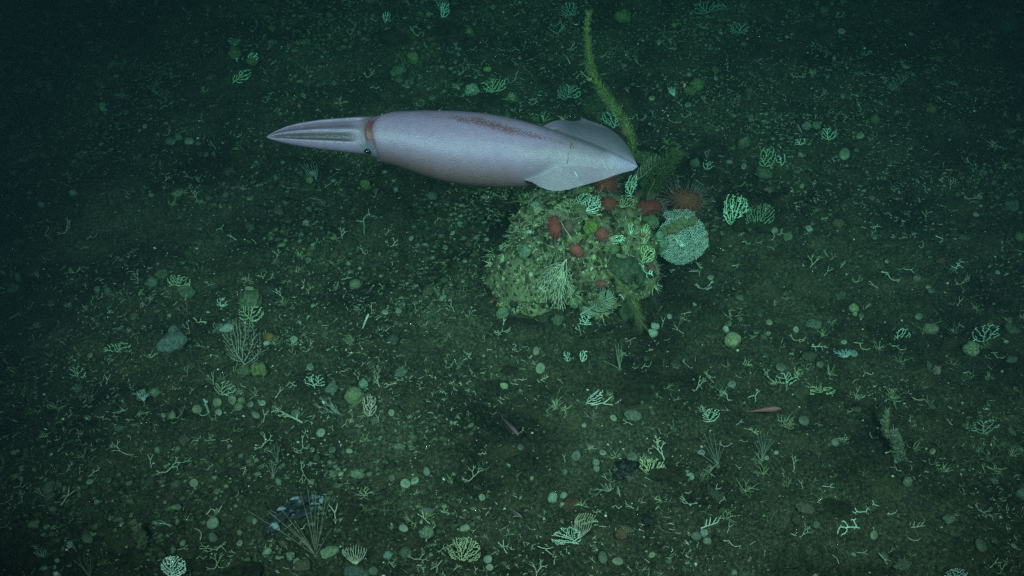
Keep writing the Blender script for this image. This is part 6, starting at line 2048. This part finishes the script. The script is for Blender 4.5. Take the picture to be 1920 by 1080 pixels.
    (1673, 104, 14, 4, 20, .9), (1685, 213, 16, 2, 20, .9), (1760, 205, 10, 0, 0, 1), (1705, 230, 14, 4, -30, .9), (1785, 160, 24, 1, 10, .8), (1768, 318, 0, 0, 0, 1), (1775, 335, 14, 4, 80, 1),
    (1793, 345, 14, 0, -40, 1), (1737, 352, 0, 0, 0, 1), (1570, 297, 14, 2, -30, 1), (1600, 296, 10, 3, 40, 1), (1300, 330, 13, 3, 30, 1.2), (1310, 345, 16, 1, 20, 1.1), (1353, 322, 8, 3, 60, 1.1),
    (1275, 333, 14, 2, 0, 1), (1305, 358, 10, 4, 70, 1.1), (1335, 378, 16, 2, -40, 1.1), (1333, 390, 8, 0, 0, 1), (1328, 300, 12, 5, 50, 1), (1388, 352, 22, 4, -10, 1), (1352, 440, 14, 1, 0, 1), (1390, 442, 12, 1, 20, 1),
    (1254, 512, 14, 5, 70, 1), (1310, 500, 18, 1, -60, 1), (1312, 515, 12, 0, 70, 1), (1300, 511, 16, 1, 20, .9), (1285, 590, 20, 0, -40, 1.1), (1283, 601, 14, 2, -10, 1), (1238, 580, 10, 3, 60, 1.1), (1243, 520, 14, 4, 40, 1),
    (1088, 620, 16, 5, 40, 1.1), (1250, 640, 14, 4, 30, .8), (1270, 622, 24, 0, 60, .7), (1180, 640, 26, 0, -160, .65), (1213, 690, 20, 2, -20, 1), (1190, 695, 14, 5, 40, 1.1), (1128, 672, 12, 4, 20, 1),
    (1215, 658, 12, 1, 40, 1), (1285, 685, 16, 5, 10, .9), (1303, 675, 12, 3, 80, .9), (968, 660, 14, 2, -30, 1), (985, 652, 10, 3, 0, 1.1), (1020, 712, 20, 1, 0, 1.1), (1052, 718, 16, 2, -30, 1.1),
    (1042, 658, 8, 3, 20, 1), (1022, 667, 9, 3, 10, 1), (928, 777, 10, 3, 30, 1), (880, 778, 12, 4, 70, 1.1), (862, 688, 14, 5, 0, 1.1), (865, 705, 10, 2, 40, 1), (1060, 782, 9, 3, 50, 1), (1118, 762, 18, 4, 0, 1.1),
    (1160, 756, 12, 1, 20, 1), (1245, 680, 8, 2, 60, 1), (978, 815, 16, 5, 50, 1), (937, 838, 8, 0, 0, 1), (1030, 848, 10, 3, 50, 1), (905, 853, 16, 1, 10, 1), (1077, 863, 10, 0, 0, 1)]
TW = [t for t in TW if t[2]]
print('twigs listed', len(TW))
TW.sort(key=lambda t: -t[2])
N_TW = 300
for (x, y, sz, fam, a, b) in TW[:N_TW]:
    add_twig(x, y, sz, fam, math.radians(a), b * .95)

# the shells and stones one can pick out: x, y, half width, half height, tone, shape, spin
SH = [(551, 638, 8, 6, 0, 0), (364, 907, 9, 7.5, 2, 0), (400, 982, 12.5, 10, 0, 4), (400, 1010, 6.5, 10, 3, 1), (165, 1012, 9, 11, 3, 1), (131, 1023, 6, 6, 0, 2), (169, 905, 7, 5, 0, 3),
      (757, 992, 10, 8, 0, 1), (760, 908, 9, 9, 0, 0), (778, 903, 9, 8, 0, 3), (602, 813, 9, 6, 0, 0), (623, 845, 7, 7, 3, 0), (655, 847, 7, 5, 0, 1), (625, 891, 8, 6, 3, 5), (904, 934, 5.5, 6, 2, 0),
      (1005, 660, 6.5, 8, 2, 1), (1013, 692, 10.5, 8.5, 2, 2), (1150, 785, 7, 6.5, 2, 3), (1095, 799, 5, 4, 0, 4), (1464, 690, 9, 9, 3, 0), (1372, 722, 9, 8, 1, 3), (1507, 790, 9.5, 9.5, 3, 0), (1722, 595, 9, 6, 1, 1),
      (1492, 619, 6, 5, 0, 2), (1582, 643, 6, 5, 0, 3), (1600, 664, 9, 7, 1, 5), (1537, 685, 8, 7, 3, 4), (1442, 606, 7, 6, 2, 4), (1638, 1005, 9, 8.5, 2, 3), (1838, 1025, 12, 13, 3, 1), (1130, 1047, 10, 11, 3, 1),
      (1158, 1054, 7, 10, 2, 1), (1222, 1042, 5, 6, 2, 3), (370, 769, 10, 7, 2, 4), (408, 756, 9, 8.5, 2, 4), (410, 775, 8, 5, 0, 5), (470, 760, 7, 6, 1, 0), (170, 668, 6, 5, 2, 4), (323, 781, 7, 6.5, 2, 4),
      (307, 780, 6, 4, 2, 1), (754, 573, 7, 6, 1, 0), (722, 587, 8, 4.5, 0, 1), (748, 585, 7, 4, 1, 5), (778, 570, 7, 5.5, 3, 1), (582, 690, 6.5, 7, 1, 0), (681, 720, 0, 0, 0, 0), (555, 777, 10, 8, 3, 4), (480, 780, 6, 8, 1, 1),
      (492, 757, 8, 6, 0, 5), (734, 775, 6, 6, 2, 2), (355, 267, 7, 8, 0, 4), (372, 271, 5, 5, 1, 0), (400, 290, 6, 5, 3, 0), (387, 291, 6, 5, 3, 4), (147, 40, 0, 0, 0, 0), (413, 13, 3, 2.5, 0, 0), (242, 41, 6, 2.5, 3, 5),
      (272, 238, 4.5, 4.5, 0, 2), (358, 198, 7, 4, 3, 1), (1222, 186, 5, 6, 0, 4), (1262, 173, 7, 10, 1, 1), (1290, 198, 7, 6, 1, 0), (1235, 80, 5, 4, 1, 0), (1292, 141, 5.5, 3, 0, 1), (1342, 148, 5, 4, 0, 2), (1408, 138, 5, 6, 3, 0),
      (1612, 256, 7, 7, 0, 2), (1583, 291, 7, 12, 0, 1), (1394, 313, 6, 6, 0, 3), (1606, 284, 5, 5, 1, 2), (1580, 182, 6, 5, 1, 4), (1564, 110, 4, 4, 0, 3), (1395, 83, 7, 3.5, 1, 5), (1578, 60, 8, 3, 0, 5), (1708, 65, 5, 3, 0, 1),
      (1828, 47, 6, 5, 3, 0), (1812, 174, 5, 6, 3, 1), (1827, 322, 6, 5, 1, 4), (1897, 318, 6, 6, 1, 1), (1674, 354, 5, 5, 3, 0), (1640, 447, 6, 4, 1, 1), (1712, 440, 4, 4, 1, 4), (1870, 371, 6, 5, 3, 4), (1830, 404, 5, 5, 0, 3),
      (1691, 429, 0, 0, 0, 0), (1503, 350, 5, 4, 0, 2), (1516, 430, 8, 6, 0, 3), (1662, 492, 4, 4, 0, 4), (1870, 512, 4, 4, 0, 2), (1775, 512, 0, 0, 0, 0), (468, 374, 4.5, 5.5, 2, 1), (517, 335, 4, 6, 1, 1), (1740, 540, 6, 4, 2, 1),
      (1745, 547, 7, 3, 3, 1), (1580, 552, 8, 4, 3, 5), (1615, 593, 6, 4, 3, 0), (1565, 831, 7, 7, 1, 4), (1437, 860, 5, 5, 0, 3), (1455, 850, 4, 4, 0, 2), (1748, 848, 5, 6, 2, 3), (1680, 865, 6, 5, 1, 5), (1657, 1044, 8, 8, 3, 4),
      (1600, 1041, 5, 4, 0, 1), (1900, 1025, 6, 4, 0, 3), (1530, 985, 5, 7, 3, 4), (1080, 856, 9, 9, 3, 2), (1130, 850, 7, 5.5, 2, 2), (1185, 858, 9, 10, 3, 0), (1058, 886, 6, 6, 3, 0), (976, 840, 6, 6, 3, 0), (800, 886, 5, 8, 1, 1),
      (735, 897, 7, 6, 3, 0), (700, 1072, 10, 8, 3, 4), (915, 1050, 7, 8, 0, 4), (918, 1065, 8, 6, 2, 5), (1315, 850, 8, 6, 1, 5), (585, 845, 6, 5, 1, 2), (450, 1020, 6, 6, 2, 0), (280, 830, 0, 0, 0, 0), (26, 850, 5, 4, 0, 4),
      (182, 943, 4, 5, 1, 2), (310, 943, 3.5, 3, 0, 4), (108, 1052, 4, 4, 0, 2), (103, 1065, 4, 3, 0, 0), (110, 1054, 0, 0, 0, 0), (327, 953, 4, 4, 2, 4), (204, 902, 5, 6, 3, 0), (545, 760, 0, 0, 0, 0), (908, 718, 0, 0, 0, 0),
      (1255, 595, 5, 5, 0, 4), (1302, 572, 4, 4, 0, 1), (1332, 522, 7, 6, 2, 4), (1243, 590, 0, 0, 0, 0), (625, 340, 5, 3, 0, 1), (720, 405, 0, 0, 0, 0), (738, 340, 4, 2, 0, 1), (710, 478, 4, 4, 0, 0), (771, 448, 4, 5, 0, 3)]
SH = [q for q in SH if q[2]]
for (x, y, rx, ry, tone, shp) in SH:
    l_, n_, s_ = hit(x, y)
    me = SHELL_M[tone * 6 + shp]
    tilt = np.array([rngS.gauss(0, .25), -.35 + rngS.gauss(0, .2), 1.0])
    r_ = max(rx, ry * 1.15) * s_
    o = obj('shell', me, None, None, l_ + [0, 0, .004], align(n_ + tilt - [0, 0, 1], rngS.uniform(0, 6.3) if shp not in (1, 5) else (0 if rx > ry else 1.57) + rngS.uniform(-.4, .4)), (r_, r_, r_ * .9))
    AUTO.append((o, ('large ' if max(rx, ry) > 10 else 'small ' if max(rx, ry) < 6 else '') + TONE[tone] + ' ' + SHAPE[shp] + ' shell', x, y, 'shell', 'shells lying on the gravel'))

# dull stones and turf lumps between them
STONE_C = [((.10, .105, .07), 'olive brown'), ((.14, .15, .10), 'grey olive'), ((.075, .07, .055), 'dark brown'), ((.18, .20, .15), 'grey green'), ((.15, .12, .07), 'tan brown')]
k = 0
tries = 0
used = [(q[1], q[2]) for q in LAND]
while k < 165 and tries < 4000:
    tries += 1
    px, py = rngS.uniform(5, 1915), rngS.uniform(8, 1075)
    if (880 < px < 1345 and 320 < py < 625) or (490 < px < 1200 and 200 < py < 350):
        continue
    if min((px - a) ** 2 + (py - b) ** 2 for a, b in used) < 26 ** 2:
        continue
    used.append((px, py))
    r_ = rngS.choice((5, 6, 7, 8, 9, 11, 14)) * (.7 + .5 * py / 1080)
    c, cn = rngS.choice(STONE_C)
    o = sponge(px, py, r_, r_ * rngS.uniform(.5, .8), c, 'x', 'stone', 'stone', rngS.randrange(6), rngS.uniform(0, 6), None, None, 'stone', .5)
    AUTO.append((o, ('large ' if r_ > 11 else 'small ' if r_ < 6 else '') + cn + ' rough stone', px, py, 'stone', 'rough stones lying in the gravel'))
    k += 1

# labels for the scattered things: what they are, and which, by the landmark they lie next to
ORD = ('', ', second from it', ', third from it', ', fourth from it', ', fifth from it', ', sixth from it', ', seventh from it', ', eighth from it', ', ninth from it', ', tenth from it')
slots = {}
for it in AUTO:
    o, desc, px, py, cat, grp = it
    dd = sorted(((px - a) ** 2 + (py - b) ** 2, s2, a, b) for s2, a, b in LAND)[0]
    dx, dy = px - dd[2], py - dd[3]
    w = ('right of' if dx > 0 else 'left of') if abs(dx) > abs(dy) else ('in front of' if dy > 0 else 'behind')
    slots.setdefault((desc, w, dd[1]), []).append((dd[0], it))
for (desc, w, s2), rows in slots.items():
    rows.sort(key=lambda r: r[0])
    for k, (_, it) in enumerate(rows):
        tag(it[0], f'{desc} {w} {s2}{ORD[min(k, 9)]}', it[4], it[5])

# ================================================================== STUFF: gravel and coral crumbs
def scatter_stuff():
    rng = np.random.RandomState(3)
    n = 130000
    x = rng.uniform(-3.1, 3.1, n)
    y = rng.uniform(1.25, 5.6, n)
    keep = np.abs(x) < (.62 * np.sqrt(y * y + CAM_H ** 2) + .15)
    # thinner on bare patches
    dens = vnoise2(x * 1.7, y * 1.7, 41) * .5 + vnoise2(x * 5, y * 5, 42) * .5
    keep &= rng.rand(n) < np.clip(.75 + .6 * dens, .2, 1)
    x, y = x[keep], y[keep]
    n = len(x)
    r = np.exp(rng.normal(math.log(.0027), .42, n)) * (1 + .0 * y)
    r = np.clip(r, .0015, .012)
    base = np.array([[1, 0, 0], [-1, 0, 0], [0, 1, 0], [0, -1, 0], [0, 0, 1], [0, 0, -.8]], float)
    V_ = base[None] * (1 + rng.uniform(-.45, .45, (n, 6, 1))) * np.stack([rng.uniform(.7, 1.5, n), rng.uniform(.7, 1.3, n), rng.uniform(.4, .9, n)], 1)[:, None]
    a = rng.uniform(0, 6.28, n)
    ca, sa = np.cos(a)[:, None], np.sin(a)[:, None]
    V_ = np.stack([V_[..., 0] * ca - V_[..., 1] * sa, V_[..., 0] * sa + V_[..., 1] * ca, V_[..., 2]], 2) * r[:, None, None]
    z = hfun(x, y)
    V_ += np.stack([x, y, z + r * .25], 1)[:, None]
    tri = np.array([[0, 2, 4], [2, 1, 4], [1, 3, 4], [3, 0, 4], [2, 0, 5], [1, 2, 5], [3, 1, 5], [0, 3, 5]])
    F_ = (tri[None] + (np.arange(n) * 6)[:, None, None]).reshape(-1, 3)
    pal = np.array([[.035, .032, .025], [.06, .055, .04], [.09, .085, .06], [.14, .14, .10], [.24, .25, .19], [.46, .47, .40], [.12, .07, .04], [.10, .115, .045]])
    idx = rng.choice(8, n, p=[.28, .27, .2, .11, .045, .027, .034, .034])
    # the palest bits are the smallest
    C_ = np.repeat(pal[idx] * rng.uniform(.75, 1.25, (n, 1)), 6, axis=0)
    me = mesh_from('gravel', V_.reshape(-1, 3), F_, C_, False, M_GRAIN)
    tag(obj('gravel', me), 'dark brown gravel with pale specks covering the seabed', None, None, 'stuff')

    # low tufts and crusts of turf, in patches
    rq = random.Random(18)
    mb = MB()
    tone = [(.030, .030, .02), (.05, .052, .03), (.07, .072, .045), (.10, .105, .07), (.065, .048, .03), (.035, .042, .02), (.15, .155, .11)]
    ic = [blob(1, (1, 1, .7), 700 + q, .8, 2.0, 0) for q in range(12)]
    xy = np.random.RandomState(19).uniform((-2.9, 1.3), (2.9, 5.4), (60000, 2))
    q = vnoise2(xy[:, 0] * 2.1, xy[:, 1] * 2.1, 61) + vnoise2(xy[:, 0] * 6.5, xy[:, 1] * 6.5, 62)
    xy = xy[(q > .15 + np.random.RandomState(20).rand(60000) * .8) & (np.abs(xy[:, 0]) < .6 * np.hypot(xy[:, 1], CAM_H))][:15000]
    zz = hfun(xy[:, 0], xy[:, 1])
    for (x_, y_), z_ in zip(xy, zz):
        v_, f_ = rq.choice(ic)
        r_ = min(.013, math.exp(rq.gauss(math.log(.0056), .42)))
        mb.add(v_ * np.array([r_ * rq.uniform(.7, 1.5), r_ * rq.uniform(.7, 1.3), r_]) + [x_, y_, z_ + r_ * .15], f_, np.array(rq.choice(tone)) * rq.uniform(.7, 1.2))
    tag(obj('turf', mb.mesh('turf', M_CRUST)), 'low patches of olive brown turf crusting the gravel', None, None, 'stuff')

    # crumbs of broken coral too small to pick apart
    rr = random.Random(8)
    mb = MB()
    m = 0
    while m < 11000:
        x_, y_ = rr.uniform(-2.9, 2.9), rr.uniform(1.3, 5.4)
        if abs(x_) > .6 * math.hypot(y_, CAM_H):
            continue
        q = float(vnoise2(np.array([x_ * 1.9]), np.array([y_ * 1.9]), 51)[0] + vnoise2(np.array([x_ * 6.]), np.array([y_ * 6.]), 52)[0])
        if rr.random() > .22 + 1.0 * q:
            continue
        m += 1
        L_ = rr.uniform(.006, .026)
        a_ = rr.uniform(0, 6.28)
        z_ = hpt(x_, y_) + .002
        d1 = np.array([math.cos(a_), math.sin(a_), rr.uniform(-.1, .35)])
        a_ += rr.uniform(-1, 1)
        d2 = np.array([math.cos(a_), math.sin(a_), rr.uniform(-.1, .4)])
        p0 = np.array([x_, y_, z_])
        p1 = p0 + d1 * L_ * .5
        rad = rr.uniform(.0009, .0018)
        c_ = np.array((.38, .37, .28)) * rr.uniform(.25, 1.0)
        v_, f_ = tube([p0, p1, p1 + d2 * L_ * .5], [rad, rad, rad * .6], 4)
        mb.add(v_, f_, c_)
        if rr.random() < .5:
            a_ += rr.choice((-1.1, 1.1))
            d3 = np.array([math.cos(a_), math.sin(a_), .2])
            v_, f_ = tube([p1, p1 + d3 * L_ * .4], [rad, rad * .6], 4)
            mb.add(v_, f_, c_)
    # dull little tufts of branching growth, in drifts
    k = 0
    while k < 520:
        x_, y_ = rr.uniform(-2.8, 2.8), rr.uniform(1.3, 5.4)
        q = float(vnoise2(np.array([x_ * 1.3 + 4]), np.array([y_ * 1.3]), 81)[0] + vnoise2(np.array([x_ * 4.2]), np.array([y_ * 4.2]), 82)[0])
        if abs(x_) > .6 * math.hypot(y_, CAM_H) or rr.random() > .15 + 1.0 * q:
            continue
        k += 1
        p0 = np.array([x_, y_, hpt(x_, y_) - .002])
        hh = rr.uniform(.012, .034)
        c_ = np.array(rr.choice(((.15, .16, .09), (.24, .25, .15), (.30, .31, .22), (.11, .11, .07)))) * rr.uniform(.7, 1.2)
        for _ in range(rr.randrange(7, 15)):
            d1 = np.array([rr.gauss(0, .8), rr.gauss(0, .8), rr.uniform(.4, 1.1)])
            d1 /= np.linalg.norm(d1)
            p1 = p0 + d1 * hh * rr.uniform(.4, .7)
            rad = rr.uniform(.0009, .0016)
            v_, f_ = tube([p0, p1], [rad, rad * .9], 4)
            mb.add(v_, f_[:-2], c_)
            for _ in range(2):
                d2 = d1 + np.array([rr.gauss(0, .6), rr.gauss(0, .6), rr.gauss(0, .4)])
                v_, f_ = tube([p1, p1 + d2 * hh * rr.uniform(.25, .5)], [rad * .9, rad * .5], 4)
                mb.add(v_, f_[:-2], c_)
    # twigs past the three hundred largest
    rest = [(hit(x, y)[0], sz * hit(x, y)[2], f, a) for (x, y, sz, f, a, b) in TW[N_TW:]]
    while len(rest) < 900:
        x_, y_ = rr.uniform(-2.8, 2.8), rr.uniform(1.3, 5.4)
        q = float(vnoise2(np.array([x_ * 1.6]), np.array([y_ * 1.6]), 71)[0] + vnoise2(np.array([x_ * 5.]), np.array([y_ * 5.]), 72)[0])
        if abs(x_) > .6 * math.hypot(y_, CAM_H) or rr.random() > .12 + 1.0 * q:
            continue
        rest.append((np.array([x_, y_, hpt(x_, y_)]), rr.uniform(.014, .038), rr.choice((0, 1, 2, 4, 5, 5)), rr.uniform(0, 360)))
    tv = [(np.array([v.co[:] for v in t.vertices]), [tuple(p_.vertices) for p_ in t.polygons]) for t in TWIGS]
    for p_, sz, f, a_ in rest:
        v_, f_ = tv[f + 6 * rr.randrange(5)]
        c_, s2 = math.cos(math.radians(a_)), math.sin(math.radians(a_))
        w_ = np.stack([v_[:, 0] * c_ - v_[:, 1] * s2, v_[:, 0] * s2 + v_[:, 1] * c_, v_[:, 2] * rr.uniform(1, 2.5) + v_[:, 0] * rr.uniform(-.1, .25)], 1)
        mb.add(w_ * sz * 1.1 + p_ + [0, 0, .003], f_, np.array((.42, .40, .30)) * rr.uniform(.35, 1.0))
    tag(obj('coral_crumbs', mb.mesh('coral_crumbs', M_GRAIN)), 'tiny broken crumbs of white coral strewn over the gravel', None, None, 'stuff')


scatter_stuff()
print('objects', len(scene.objects), 'tris', sum(len(o.data.loop_triangles) or len(o.data.polygons) for o in scene.objects if o.type == 'MESH'))
